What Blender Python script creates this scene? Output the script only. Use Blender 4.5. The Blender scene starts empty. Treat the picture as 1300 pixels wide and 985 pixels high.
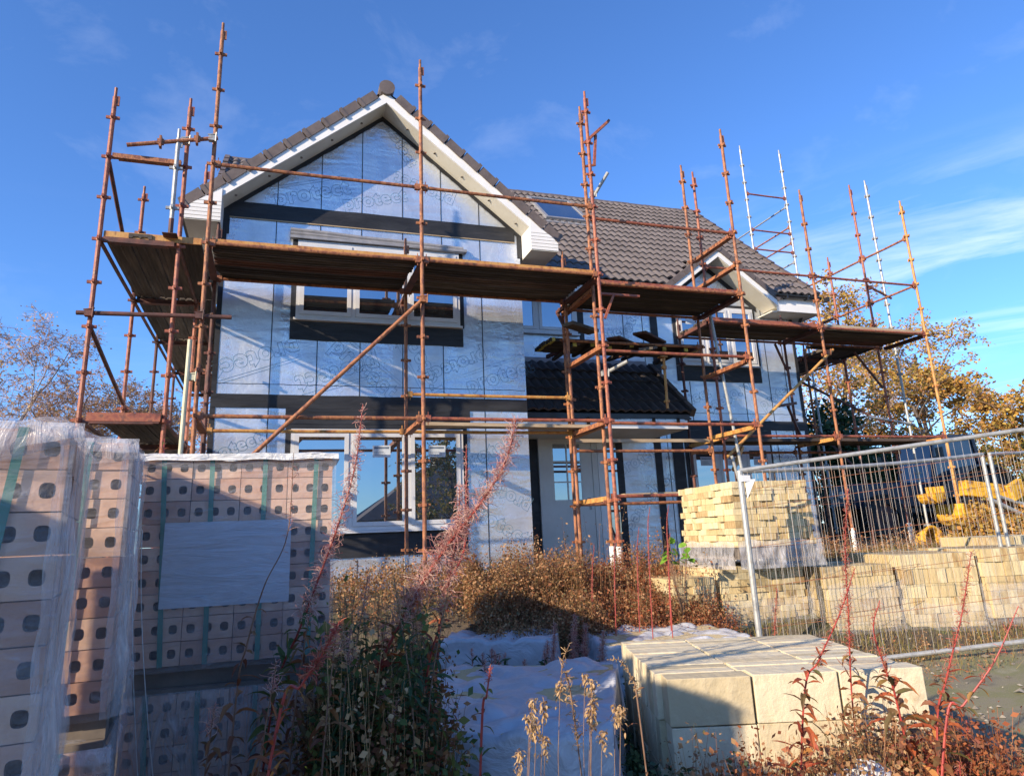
import bpy, math, random
from mathutils import Vector, Matrix, noise
V = Vector
R = math.radians
rnd = random.Random(7)
scene = bpy.context.scene
COL = scene.collection

# ------------------------------------------------------------------ helpers
class MB:
    """collects shapes, builds them as one mesh object"""
    def __init__(s):
        s.v = []; s.f = []; s.mi = []; s.cur = 0
    def add(s, vs, fs):
        b = len(s.v); s.v.extend([tuple(v) for v in vs])
        for f in fs:
            s.f.append(tuple(b + i for i in f)); s.mi.append(s.cur)
    def box(s, x0, x1, y0, y1, z0, z1, M=None):
        vs = [V((x, y, z)) for z in (z0, z1) for y in (y0, y1) for x in (x0, x1)]
        if M is not None: vs = [M @ v for v in vs]
        s.add(vs, [(0, 2, 3, 1), (4, 5, 7, 6), (0, 1, 5, 4), (2, 6, 7, 3), (0, 4, 6, 2), (1, 3, 7, 5)])
    def beam(s, p, q, w, h, up=(0, 0, 1)):
        p = V(p); q = V(q); d = (q - p).normalized(); u = V(up)
        a = d.cross(u)
        if a.length < 1e-4: a = d.cross(V((1, 0, 0)))
        a.normalize(); b = a.cross(d)
        vs = [e + a * (sx * w / 2) + b * (sz * h / 2) for e in (p, q) for sz in (-1, 1) for sx in (-1, 1)]
        s.add(vs, [(0, 1, 3, 2), (4, 6, 7, 5), (0, 4, 5, 1), (2, 3, 7, 6), (0, 2, 6, 4), (1, 5, 7, 3)])
    def tube(s, pts, r, n=8, caps=True):
        pts = [V(p) for p in pts]; m = len(pts)
        rs = r if isinstance(r, (list, tuple)) else [r] * m
        ref = None; vs = []
        for i, p in enumerate(pts):
            d = (pts[min(i + 1, m - 1)] - pts[max(i - 1, 0)])
            if d.length < 1e-9: d = V((0, 0, 1))
            d.normalize()
            if ref is None:
                ref = d.cross(V((0, 0, 1)))
                if ref.length < 0.05: ref = d.cross(V((1, 0, 0)))
            a = (ref - d * ref.dot(d))
            if a.length < 1e-6: a = d.cross(V((0.3, 1, 0.2)))
            a.normalize(); ref = a; b = d.cross(a)
            for k in range(n):
                t = 2 * math.pi * k / n
                vs.append(p + (a * math.cos(t) + b * math.sin(t)) * rs[i])
        fs = []
        for i in range(m - 1):
            for k in range(n):
                k2 = (k + 1) % n
                fs.append((i * n + k, i * n + k2, (i + 1) * n + k2, (i + 1) * n + k))
        if caps:
            fs.append(tuple(range(n - 1, -1, -1))); fs.append(tuple((m - 1) * n + k for k in range(n)))
        s.add(vs, fs)
    def prism(s, poly, d):
        """poly: 3d points (ordered), extruded by vector d"""
        n = len(poly); d = V(d); P = [V(p) for p in poly]
        s.add(P + [p + d for p in P],
              [tuple(range(n)), tuple(range(2 * n - 1, n - 1, -1))] +
              [(i, i + n, (i + 1) % n + n, (i + 1) % n) for i in range(n)])
    def build(s, name, mats, parent=None, smooth=False, uv=False):
        me = bpy.data.meshes.new(name)
        me.from_pydata(s.v, [], s.f)
        if not isinstance(mats, (list, tuple)): mats = [mats]
        for m in mats: me.materials.append(m)
        if len(mats) > 1: me.polygons.foreach_set('material_index', s.mi)
        if smooth: me.polygons.foreach_set('use_smooth', [True] * len(s.f))
        me.update()
        import bmesh
        if len(s.f) < 60000:
            bm = bmesh.new(); bm.from_mesh(me); bmesh.ops.recalc_face_normals(bm, faces=bm.faces) if s.fixn else None
            bm.to_mesh(me); bm.free()
        o = bpy.data.objects.new(name, me); COL.objects.link(o)
        if parent is not None: o.parent = parent
        return o
    fixn = True

def thing(name, label, cat, group=None, kind=None, loc=(0, 0, 0), rz=0):
    o = bpy.data.objects.new(name, None); COL.objects.link(o)
    o.location = loc; o.rotation_euler = (0, 0, rz); o.empty_display_size = 0.2
    tag(o, label, cat, group, kind); return o
def tag(o, label=None, cat=None, group=None, kind=None):
    if label: o['label'] = label
    if cat: o['category'] = cat
    if group: o['group'] = group
    if kind: o['kind'] = kind
    return o
def smooth01(t):
    t = max(0.0, min(1.0, t)); return t * t * (3 - 2 * t)
def ground(x, y):
    s = smooth01((y - 5.5) / 2.8)
    z = -1.48 + 0.92 * s + 0.08 * max(0, min(x - 4, 4)) * (1 - s) + s * 0.015 * max(0, min(x - 4, 10))
    return z

# ------------------------------------------------------------------ materials
def newmat(name):
    m = bpy.data.materials.new(name); m.use_nodes = True
    nt = m.node_tree; b = nt.nodes['Principled BSDF']; return m, nt, b
def texco(nt, scale=(1, 1, 1), obj=True):
    tc = nt.nodes.new('ShaderNodeTexCoord'); mp = nt.nodes.new('ShaderNodeMapping')
    nt.links.new(tc.outputs['Object'], mp.inputs[0]); mp.inputs['Scale'].default_value = scale
    return mp.outputs[0]
def nz(nt, co, scale, detail=4, rough=0.55, dist=0.0):
    n = nt.nodes.new('ShaderNodeTexNoise'); n.inputs['Scale'].default_value = scale
    n.inputs['Detail'].default_value = detail; n.inputs['Roughness'].default_value = rough
    n.inputs['Distortion'].default_value = dist
    nt.links.new(co, n.inputs['Vector']); return n.outputs['Fac']
def ramp(nt, fac, stops):
    r = nt.nodes.new('ShaderNodeValToRGB'); e = r.color_ramp.elements
    while len(e) < len(stops): e.new(0.5)
    for i, (p, c) in enumerate(stops):
        e[i].position = p; e[i].color = (c[0], c[1], c[2], 1)
    nt.links.new(fac, r.inputs[0]); return r.outputs[0]
def bump(nt, b, h, strength=0.4, dist=0.02):
    n = nt.nodes.new('ShaderNodeBump'); n.inputs['Strength'].default_value = strength
    n.inputs['Distance'].default_value = dist
    nt.links.new(h, n.inputs['Height']); nt.links.new(n.outputs[0], b.inputs['Normal'])
def mathn(nt, op, a, b=None, c=None):
    n = nt.nodes.new('ShaderNodeMath'); n.operation = op
    for i, x in enumerate((a, b, c)):
        if x is None: continue
        if isinstance(x, (int, float)): n.inputs[i].default_value = x
        else: nt.links.new(x, n.inputs[i])
    return n.outputs[0]
def noisy(name, stops, scale=8, rough=0.8, metal=0.0, bs=0.3, bd=0.01, bscale=None, sc=(1, 1, 1), spec=0.5, detail=5):
    m, nt, b = newmat(name); co = texco(nt, sc)
    f = nz(nt, co, scale, detail, 0.6)
    nt.links.new(ramp(nt, f, stops), b.inputs['Base Color'])
    b.inputs['Roughness'].default_value = rough; b.inputs['Metallic'].default_value = metal
    b.inputs['Specular IOR Level'].default_value = spec
    if bs: bump(nt, b, nz(nt, co, bscale or scale * 3, 5), bs, bd)
    return m
def island(name, stops, rough=0.8, nscale=30, namp=0.25, bs=0.3, sc=(1, 1, 1), trans=0.0, spec=0.4):
    """colour varies from piece to piece inside one mesh"""
    m, nt, b = newmat(name); g = nt.nodes.new('ShaderNodeNewGeometry')
    co = texco(nt, sc); n = nz(nt, co, nscale, 4)
    f = mathn(nt, 'ADD', g.outputs['Random Per Island'], mathn(nt, 'MULTIPLY', mathn(nt, 'SUBTRACT', n, 0.5), namp))
    c = ramp(nt, f, stops); nt.links.new(c, b.inputs['Base Color'])
    b.inputs['Roughness'].default_value = rough; b.inputs['Specular IOR Level'].default_value = spec
    if bs: bump(nt, b, n, bs, 0.01)
    if trans > 0:
        t = nt.nodes.new('ShaderNodeBsdfTranslucent'); mx = nt.nodes.new('ShaderNodeMixShader')
        nt.links.new(c, t.inputs[0]); mx.inputs[0].default_value = trans
        nt.links.new(b.outputs[0], mx.inputs[1]); nt.links.new(t.outputs[0], mx.inputs[2])
        nt.links.new(mx.outputs[0], nt.nodes['Material Output'].inputs[0])
    return m
M = {}
M['rust'] = noisy('rusty_steel', [(0.30, (0.07, 0.035, 0.026)), (0.42, (0.24, 0.085, 0.042)), (0.52, (0.38, 0.155, 0.06)), (0.60, (0.16, 0.06, 0.038)), (0.70, (0.34, 0.12, 0.055)), (0.8, (0.48, 0.36, 0.22))], 9, 0.62, 0.0, 0.6, 0.005, 60, sc=(1, 1, 0.6))
M['rust_red'] = noisy('red_oxide_paint', [(0.3, (0.10, 0.035, 0.026)), (0.45, (0.27, 0.075, 0.045)), (0.55, (0.36, 0.12, 0.055)), (0.65, (0.16, 0.055, 0.038)), (0.8, (0.40, 0.24, 0.15))], 11, 0.55, 0.0, 0.4, 0.004, 50)
M['rust_yel'] = noisy('worn_yellow_paint', [(0.3, (0.20, 0.07, 0.03)), (0.45, (0.46, 0.21, 0.055)), (0.6, (0.54, 0.30, 0.09)), (0.72, (0.22, 0.08, 0.035)), (0.85, (0.5, 0.34, 0.16))], 10, 0.55, 0.0, 0.4, 0.004, 50, sc=(1, 1, 0.6))
M['rust_dark'] = noisy('dark_rusty_steel', [(0.3, (0.045, 0.025, 0.022)), (0.5, (0.11, 0.045, 0.035)), (0.7, (0.20, 0.065, 0.04))], 6, 0.7, 0.0, 0.4, 0.004, 50)
M['galv'] = noisy('galvanised_steel', [(0.3, (0.24, 0.245, 0.24)), (0.55, (0.40, 0.405, 0.39)), (0.8, (0.28, 0.25, 0.20))], 12, 0.5, 0.35, 0.2, 0.002, 70)
M['wire'] = noisy('dull_wire', [(0.3, (0.22, 0.21, 0.20)), (0.5, (0.36, 0.34, 0.31)), (0.7, (0.30, 0.16, 0.09))], 3, 0.5, 0.2, 0, sc=(3, 3, 1))
M['cream_tube'] = noisy('cream_painted_tube', [(0.3, (0.42, 0.40, 0.26)), (0.6, (0.55, 0.53, 0.38)), (0.85, (0.35, 0.28, 0.16))], 7, 0.6, 0.0, 0.2, 0.002, 40)
M['sleeve'] = noisy('white_plastic_sleeve', [(0.3, (0.62, 0.60, 0.55)), (0.6, (0.80, 0.79, 0.75)), (0.9, (0.45, 0.40, 0.34))], 9, 0.5, 0.0, 0.15, 0.002, 40)
M['board'] = noisy('weathered_scaffold_board', [(0.25, (0.028, 0.024, 0.022)), (0.5, (0.055, 0.047, 0.041)), (0.75, (0.11, 0.094, 0.078))], 3, 0.85, 0.0, 0.5, 0.006, 25, sc=(0.5, 4, 4))
for _k in ('board',):
    pass
M['boardY'] = noisy('weathered_scaffold_board_side', [(0.25, (0.028, 0.024, 0.022)), (0.5, (0.055, 0.047, 0.041)), (0.75, (0.11, 0.094, 0.078))], 3, 0.85, 0.0, 0.5, 0.006, 25, sc=(4, 0.5, 4))
M['board_end'] = noisy('yellow_board_end_band', [(0.3, (0.45, 0.36, 0.06)), (0.7, (0.6, 0.5, 0.12))], 9, 0.7)
M['timber'] = noisy('pale_timber', [(0.25, (0.28, 0.20, 0.12)), (0.5, (0.40, 0.30, 0.19)), (0.8, (0.50, 0.40, 0.27))], 4, 0.8, 0.0, 0.4, 0.004, 30, sc=(1, 6, 6))

def board_var(m):
    nt = m.node_tree; b = nt.nodes['Principled BSDF']; l = b.inputs['Base Color'].links[0].from_socket
    oi = nt.nodes.new('ShaderNodeObjectInfo'); r = ramp(nt, oi.outputs['Random'], [(0.0, (0.55, 0.5, 0.5)), (0.4, (1.0, 0.95, 0.9)), (0.75, (1.6, 1.5, 1.35)), (1.0, (1.7, 0.8, 0.6))])
    mx = nt.nodes.new('ShaderNodeMix'); mx.data_type = 'RGBA'; mx.blend_type = 'MULTIPLY'; mx.inputs[0].default_value = 1
    nt.links.new(l, mx.inputs[6]); nt.links.new(r, mx.inputs[7]); nt.links.new(mx.outputs[2], b.inputs['Base Color'])
board_var(M['board']); board_var(M['boardY'])
def foil():
    m, nt, b = newmat('reflective_foil_membrane'); co = texco(nt)
    big = nz(nt, co, 1.1, 5, 0.6, 0.8)
    nt.links.new(ramp(nt, big, [(0.25, (0.50, 0.53, 0.57)), (0.5, (0.62, 0.65, 0.69)), (0.75, (0.76, 0.77, 0.78))]), b.inputs['Base Color'])
    b.inputs['Metallic'].default_value = 0.65; b.inputs['Roughness'].default_value = 0.3
    co2 = texco(nt, (1, 1, 0.35)); co3 = texco(nt, (0.35, 1, 1.6))
    h1 = nz(nt, co2, 1.7, 3, 0.45, 0.6); h2 = nz(nt, co3, 3.0, 2, 0.5, 0.4); h3 = nz(nt, co, 14, 5, 0.65, 0.5)
    h = mathn(nt, 'ADD', mathn(nt, 'ADD', h1, mathn(nt, 'MULTIPLY', h2, 0.7)), mathn(nt, 'MULTIPLY', h3, 0.22))
    bump(nt, b, h, 0.6, 0.045); nt.links.new(ramp(nt, nz(nt, co2, 2.5, 4), [(0.35, (0.2,) * 3), (0.65, (0.42,) * 3)]), b.inputs['Roughness'])
    return m
M['foil'] = foil()
M['print'] = noisy('blue_grey_print', [(0.3, (0.07, 0.17, 0.27)), (0.7, (0.13, 0.25, 0.36))], 5, 0.6, bs=0)
def blackm():
    m, nt, b = newmat('black_membrane'); co = texco(nt, (0.5, 1, 2))
    nt.links.new(ramp(nt, nz(nt, co, 3, 5), [(0.3, (0.012, 0.012, 0.014)), (0.7, (0.035, 0.036, 0.04))]), b.inputs['Base Color'])
    b.inputs['Roughness'].default_value = 0.5; b.inputs['Specular IOR Level'].default_value = 0.35
    bump(nt, b, nz(nt, co, 4, 4, 0.5, 0.8), 0.5, 0.03); return m
M['black'] = blackm()
M['blackplastic'] = noisy('black_plastic', [(0.3, (0.012, 0.012, 0.013)), (0.7, (0.03, 0.03, 0.032))], 8, 0.35, bs=0.1)
M['white'] = noisy('white_upvc', [(0.3, (0.74, 0.73, 0.70)), (0.7, (0.82, 0.81, 0.78))], 3, 0.35, bs=0.05)
M['soffit'] = noisy('cream_soffit_board', [(0.3, (0.62, 0.59, 0.50)), (0.7, (0.72, 0.69, 0.60))], 3, 0.55, bs=0.05)
M['frame'] = noisy('white_window_frame', [(0.3, (0.52, 0.53, 0.55)), (0.7, (0.62, 0.62, 0.62))], 4, 0.4, bs=0.05)
M['cream_door'] = noisy('cream_door_paint', [(0.3, (0.62, 0.61, 0.56)), (0.7, (0.70, 0.69, 0.64))], 4, 0.4, bs=0.05)
M['sticker'] = noisy('pale_paper_sticker', [(0.3, (0.50, 0.55, 0.60)), (0.7, (0.62, 0.66, 0.70))], 12, 0.5, bs=0)
M['stickprint'] = noisy('grey_sticker_print', [(0.3, (0.10, 0.13, 0.18)), (0.7, (0.16, 0.2, 0.26))], 12, 0.5, bs=0)
def tile():
    m, nt, b = newmat('brown_concrete_roof_tile'); co = texco(nt)
    br = nz(nt, co, 2.2, 3); fi = nz(nt, co, 90, 3)
    f = mathn(nt, 'ADD', mathn(nt, 'MULTIPLY', br, 0.6), mathn(nt, 'MULTIPLY', fi, 0.4))
    nt.links.new(ramp(nt, f, [(0.3, (0.085, 0.072, 0.068)), (0.5, (0.125, 0.106, 0.100)), (0.7, (0.165, 0.142, 0.133))]), b.inputs['Base Color'])
    b.inputs['Roughness'].default_value = 0.75; bump(nt, b, fi, 0.25, 0.003); return m
M['tile'] = tile()
M['tile_shaded'] = noisy('shaded_porch_tile', [(0.3, (0.03, 0.026, 0.026)), (0.7, (0.06, 0.052, 0.05))], 6, 0.45, bs=0.15)  # porch lies in shade; that shade is put into the darker tile colour
M['verge'] = noisy('brown_verge_cap', [(0.3, (0.10, 0.078, 0.07)), (0.7, (0.15, 0.12, 0.108))], 8, 0.6, bs=0.1)
M['lead'] = noisy('grey_lead_flashing', [(0.3, (0.22, 0.22, 0.23)), (0.7, (0.34, 0.33, 0.33))], 6, 0.45, 0.2, bs=0.4)
def glass(name='window_glass', refl=0.46, dark=(0.012, 0.014, 0.016)):
    m, nt, b = newmat(name)
    b.inputs['Base Color'].default_value = (*dark, 1); b.inputs['Roughness'].default_value = 0.3
    g = nt.nodes.new('ShaderNodeBsdfGlossy'); g.inputs['Roughness'].default_value = 0.0
    g.inputs['Color'].default_value = (0.86, 0.93, 1, 1)
    n = nt.nodes.new('ShaderNodeBump'); n.inputs['Strength'].default_value = 0.03; n.inputs['Distance'].default_value = 0.05
    nt.links.new(nz(nt, texco(nt), 1.2, 1), n.inputs['Height']); nt.links.new(n.outputs[0], g.inputs['Normal'])
    mx = nt.nodes.new('ShaderNodeMixShader'); mx.inputs[0].default_value = refl
    nt.links.new(b.outputs[0], mx.inputs[1]); nt.links.new(g.outputs[0], mx.inputs[2])
    nt.links.new(mx.outputs[0], nt.nodes['Material Output'].inputs[0]); return m
M['glass'] = glass()
def wrap(name, alpha, col, rough=0.22, streak=(1, 1, 1), bs=0.8, lo=0.5, scale=6):
    m, nt, b = newmat(name); co = texco(nt, streak)
    f = nz(nt, co, scale, 5, 0.6, 1.5)
    b.inputs['Base Color'].default_value = (*col, 1); b.inputs['Roughness'].default_value = rough
    b.inputs['Specular IOR Level'].default_value = 0.7
    bump(nt, b, f, bs, 0.02)
    t = nt.nodes.new('ShaderNodeBsdfTransparent'); mx = nt.nodes.new('ShaderNodeMixShader')
    a = ramp(nt, f, [(0.35, (alpha * lo,) * 3), (0.6, (alpha,) * 3), (0.72, (min(1, alpha * 1.8),) * 3)])
    nt.links.new(a, mx.inputs[0]); nt.links.new(t.outputs[0], mx.inputs[1]); nt.links.new(b.outputs[0], mx.inputs[2])
    nt.links.new(mx.outputs[0], nt.nodes['Material Output'].inputs[0]); return m
M['wrap'] = wrap('clear_stretch_wrap', 0.2, (0.72, 0.72, 0.74), 0.18, (0.7, 1, 3.2))
M['wrap_milky'] = wrap('milky_stretch_wrap', 0.44, (0.66, 0.65, 0.66), 0.22, (2.2, 2.2, 0.6), 0.9, 0.45)
M['wrap_top'] = wrap('white_top_sheet', 0.97, (0.74, 0.73, 0.69), 0.35, (1, 1, 2), 0.8, 0.85, 9)
M['sheet'] = wrap('pale_plastic_sheeting', 0.98, (0.46, 0.47, 0.50), 0.33, (1, 1, 1), 0.9, 0.9, 5)
M['label_sheet'] = wrap('white_paper_under_wrap', 0.86, (0.60, 0.64, 0.70), 0.35, (0.6, 1, 3), 0.5, 0.88, 5)
M['strap'] = noisy('green_plastic_strap', [(0.3, (0.03, 0.16, 0.12)), (0.7, (0.06, 0.24, 0.18))], 8, 0.4, bs=0.05)
M['brick'] = island('pale_terracotta_brick', [(0.0, (0.46, 0.26, 0.18)), (0.35, (0.60, 0.37, 0.26)), (0.7, (0.68, 0.47, 0.34)), (1.0, (0.54, 0.31, 0.21))], 0.88, 9, 0.9, 0.8)
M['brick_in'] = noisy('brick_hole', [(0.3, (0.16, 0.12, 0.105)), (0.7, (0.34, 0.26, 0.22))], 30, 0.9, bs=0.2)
M['stone'] = island('buff_stone_block', [(0.0, (0.36, 0.24, 0.11)), (0.12, (0.50, 0.38, 0.19)), (0.45, (0.58, 0.46, 0.25)), (0.8, (0.64, 0.54, 0.33)), (1.0, (0.42, 0.29, 0.14))], 0.9, 26, 0.55, 0.9, (1, 1, 0.35))
M['stone2'] = island('smooth_buff_block', [(0.0, (0.48, 0.40, 0.25)), (0.35, (0.58, 0.49, 0.32)), (0.75, (0.64, 0.56, 0.39)), (1.0, (0.52, 0.42, 0.27))], 0.9, 16, 0.9, 1.0)
M['pallet'] = noisy('grey_pallet_timber', [(0.25, (0.12, 0.10, 0.085)), (0.7, (0.26, 0.22, 0.18))], 5, 0.85, bs=0.4)
M['bark'] = noisy('dark_bark', [(0.3, (0.07, 0.055, 0.045)), (0.7, (0.16, 0.125, 0.10))], 6, 0.9, bs=0.4)
M['birch'] = noisy('pale_birch_bark', [(0.3, (0.14, 0.10, 0.08)), (0.45, (0.34, 0.29, 0.25)), (0.75, (0.55, 0.52, 0.47))], 4, 0.8, bs=0.3)
M['twig'] = noisy('reddish_twigs', [(0.3, (0.28, 0.18, 0.14)), (0.7, (0.44, 0.30, 0.23))], 6, 0.9, bs=0)
def leafm(name, cols, tr=0.35):
    n = len(cols); return island(name, [(i / max(1, n - 1), c) for i, c in enumerate(cols)], 0.6, 20, 0.2, 0, trans=tr)
M['l_orange'] = leafm('orange_autumn_leaf', [(0.42, 0.18, 0.04), (0.55, 0.32, 0.06), (0.36, 0.24, 0.06), (0.60, 0.42, 0.09), (0.46, 0.20, 0.05), (0.22, 0.22, 0.06)])
M['l_birch'] = leafm('brown_birch_leaf', [(0.42, 0.22, 0.10), (0.54, 0.32, 0.12), (0.46, 0.22, 0.12), (0.56, 0.42, 0.16)])
M['l_green'] = leafm('dark_hedge_leaf', [(0.018, 0.045, 0.016), (0.03, 0.07, 0.025), (0.045, 0.09, 0.03), (0.02, 0.05, 0.02)], 0.15)
M['l_hedge'] = leafm('olive_hedge_leaf', [(0.07, 0.10, 0.025), (0.12, 0.15, 0.03), (0.30, 0.20, 0.04), (0.09, 0.12, 0.03), (0.38, 0.18, 0.03)])
M['l_weedgreen'] = leafm('willowherb_green_leaf', [(0.05, 0.10, 0.03), (0.08, 0.14, 0.035), (0.16, 0.17, 0.04), (0.20, 0.08, 0.03)])
M['l_weeddark'] = leafm('willowherb_deep_green_leaf', [(0.03, 0.07, 0.03), (0.05, 0.09, 0.035), (0.07, 0.11, 0.05)])
M['l_red'] = leafm('willowherb_red_leaf', [(0.20, 0.07, 0.04), (0.12, 0.12, 0.04), (0.34, 0.06, 0.03), (0.50, 0.14, 0.04), (0.28, 0.05, 0.035), (0.55, 0.24, 0.07), (0.16, 0.13, 0.04)])
M['l_brown'] = leafm('withered_leaf', [(0.14, 0.05, 0.03), (0.22, 0.09, 0.04), (0.30, 0.15, 0.06), (0.12, 0.08, 0.03)])
M['l_bright'] = leafm('bright_green_leaf', [(0.16, 0.34, 0.03), (0.24, 0.45, 0.05)], 0.5)
M['stem_red'] = noisy('red_stem', [(0.3, (0.26, 0.03, 0.03)), (0.7, (0.42, 0.07, 0.05))], 20, 0.5, bs=0)
M['stem_brown'] = noisy('brown_stem', [(0.3, (0.13, 0.07, 0.045)), (0.7, (0.26, 0.16, 0.10))], 20, 0.8, bs=0)
M['pod_pink'] = leafm('pink_seed_pod', [(0.55, 0.20, 0.18), (0.66, 0.40, 0.34), (0.72, 0.54, 0.44), (0.50, 0.14, 0.13)], 0.4)
M['pod_red'] = leafm('red_seed_pod', [(0.50, 0.09, 0.07), (0.60, 0.26, 0.16), (0.40, 0.06, 0.06), (0.55, 0.34, 0.22)], 0.4)
M['pod_straw'] = leafm('straw_seed_pod', [(0.48, 0.30, 0.14), (0.60, 0.42, 0.22), (0.36, 0.20, 0.09)], 0.35)
M['w_tan'] = leafm('dry_tan_weed', [(0.36, 0.18, 0.08), (0.50, 0.31, 0.15), (0.34, 0.13, 0.05), (0.18, 0.08, 0.04), (0.12, 0.11, 0.04), (0.42, 0.22, 0.10)], 0.3)
M['w_rust'] = leafm('rusty_dock_seed', [(0.30, 0.08, 0.03), (0.40, 0.14, 0.05), (0.20, 0.05, 0.03), (0.46, 0.24, 0.11)], 0.3)
M['w_grass'] = leafm('dry_grass_blade', [(0.28, 0.24, 0.07), (0.42, 0.28, 0.09), (0.14, 0.18, 0.04), (0.50, 0.34, 0.14)], 0.35)
M['stones'] = island('loose_stone', [(0, (0.10, 0.085, 0.065)), (0.5, (0.22, 0.19, 0.15)), (1, (0.40, 0.36, 0.28))], 0.9)
M['soil'] = noisy('soil_and_litter', [(0.3, (0.05, 0.038, 0.028)), (0.5, (0.10, 0.075, 0.05)), (0.7, (0.12, 0.12, 0.05))], 2.5, 0.95, 0, 0.8, 0.05, 12)
def road():
    m, nt, b = newmat('worn_tarmac_with_moss'); co = texco(nt)
    a = nz(nt, co, 1.6, 5, 0.65); g = nz(nt, co, 130, 3)
    f = mathn(nt, 'ADD', mathn(nt, 'MULTIPLY', a, 0.75), mathn(nt, 'MULTIPLY', g, 0.25))
    nt.links.new(ramp(nt, f, [(0.36, (0.12, 0.11, 0.075)), (0.47, (0.22, 0.195, 0.13)), (0.55, (0.17, 0.17, 0.07)), (0.66, (0.30, 0.27, 0.20))]), b.inputs['Base Color'])
    b.inputs['Roughness'].default_value = 0.9; bump(nt, b, g, 0.5, 0.01); return m
M['road'] = road()
M['concrete'] = noisy('pale_concrete', [(0.3, (0.30, 0.29, 0.26)), (0.7, (0.46, 0.44, 0.40))], 6, 0.85, bs=0.3)
M['yellow'] = noisy('worn_digger_yellow', [(0.36, (0.16, 0.07, 0.03)), (0.44, (0.50, 0.26, 0.02)), (0.58, (0.66, 0.38, 0.02)), (0.66, (0.30, 0.14, 0.03))], 9, 0.7, bs=0.15)
M['navy'] = noisy('dark_blue_paint', [(0.3, (0.012, 0.018, 0.035)), (0.7, (0.03, 0.045, 0.08))], 3, 0.4, bs=0.05)
M['rubber'] = noisy('tyre_rubber', [(0.3, (0.015, 0.015, 0.015)), (0.7, (0.04, 0.036, 0.032))], 9, 0.85, bs=0.3)
M['cabglass'] = glass('blue_cab_glass', 0.10, (0.008, 0.014, 0.03))
M['lamp'] = noisy('lamp_lens', [(0.3, (0.5, 0.5, 0.5)), (0.7, (0.7, 0.7, 0.7))], 9, 0.15, bs=0)
M['rockwall'] = noisy('harled_wall', [(0.3, (0.35, 0.32, 0.27)), (0.7, (0.48, 0.45, 0.38))], 4, 0.9, bs=0.3)
# ------------------------------------------------------------------ camera, light, sky
yaw, pitch, roll = R(18.7127), R(14.6193), R(-2.4453)
fw = V((math.sin(yaw) * math.cos(pitch), math.cos(yaw) * math.cos(pitch), math.sin(pitch)))
r0 = V((math.cos(yaw), -math.sin(yaw), 0)); u0 = r0.cross(fw)
rr = r0 * math.cos(roll) + u0 * math.sin(roll); uu = u0 * math.cos(roll) - r0 * math.sin(roll)
cam = bpy.data.cameras.new('camera'); co_ = bpy.data.objects.new('camera', cam); COL.objects.link(co_)
co_.matrix_world = Matrix(((rr.x, uu.x, -fw.x, 0), (rr.y, uu.y, -fw.y, 0), (rr.z, uu.z, -fw.z, 0), (0, 0, 0, 1)))
cam.sensor_width = 36; cam.lens = 900.54 / 1300 * 36; cam.shift_y = -45.5 / 1300
cam.clip_start = 0.05; cam.clip_end = 3000; scene.camera = co_

SUN = V((-2.15, -1.0, 0.93)).normalized()
sl = bpy.data.lights.new('sun', 'SUN'); so = bpy.data.objects.new('sun', sl); COL.objects.link(so)
so.rotation_euler = SUN.to_track_quat('Z', 'Y').to_euler(); so.location = (-20, -10, 20)
sl.energy = 5.0; sl.angle = R(0.55); sl.color = (1.0, 0.83, 0.62)

w = bpy.data.worlds.new('World'); scene.world = w; w.use_nodes = True; nt = w.node_tree
bg = nt.nodes['Background']; bg.inputs[1].default_value = 0.12
sky = nt.nodes.new('ShaderNodeTexSky'); sky.sky_type = 'NISHITA'; sky.sun_disc = False
sky.sun_elevation = math.asin(SUN.z); sky.sun_rotation = math.atan2(SUN.x, SUN.y)
sky.air_density = 1.0; sky.dust_density = 0.3; sky.ozone_density = 3.0; sky.altitude = 100
tc = nt.nodes.new('ShaderNodeTexCoord')
mp = nt.nodes.new('ShaderNodeMapping'); nt.links.new(tc.outputs['Generated'], mp.inputs[0])
mp.inputs['Rotation'].default_value = (0.12, 0.0, R(20)); mp.inputs['Scale'].default_value = (1.3, 1.0, 7.5)
def wn(op, a, b=None):
    n = nt.nodes.new('ShaderNodeMath'); n.operation = op; n.use_clamp = (op == 'MULTIPLY')
    for i, x in enumerate((a, b)):
        if x is None: continue
        if isinstance(x, (int, float)): n.inputs[i].default_value = x
        else: nt.links.new(x, n.inputs[i])
    return n.outputs[0]
def wnoise(vec, s, d, r, dist):
    n = nt.nodes.new('ShaderNodeTexNoise'); n.inputs['Scale'].default_value = s; n.inputs['Detail'].default_value = d
    n.inputs['Roughness'].default_value = r; n.inputs['Distortion'].default_value = dist
    nt.links.new(vec, n.inputs['Vector']); return n.outputs['Fac']
def wramp(f, stops):
    r_ = nt.nodes.new('ShaderNodeValToRGB'); e = r_.color_ramp.elements
    while len(e) < len(stops): e.new(0.5)
    for i, (p, c) in enumerate(stops): e[i].position = p; e[i].color = (c, c, c, 1) if not isinstance(c, tuple) else (*c, 1)
    nt.links.new(f, r_.inputs[0]); return r_.outputs[0]
cl = wramp(wnoise(mp.outputs[0], 2.6, 8, 0.62, 0.6), [(0.48, 0.0), (0.82, 0.75)])
sep = nt.nodes.new('ShaderNodeSeparateXYZ'); nt.links.new(tc.outputs['Generated'], sep.inputs[0])
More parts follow.
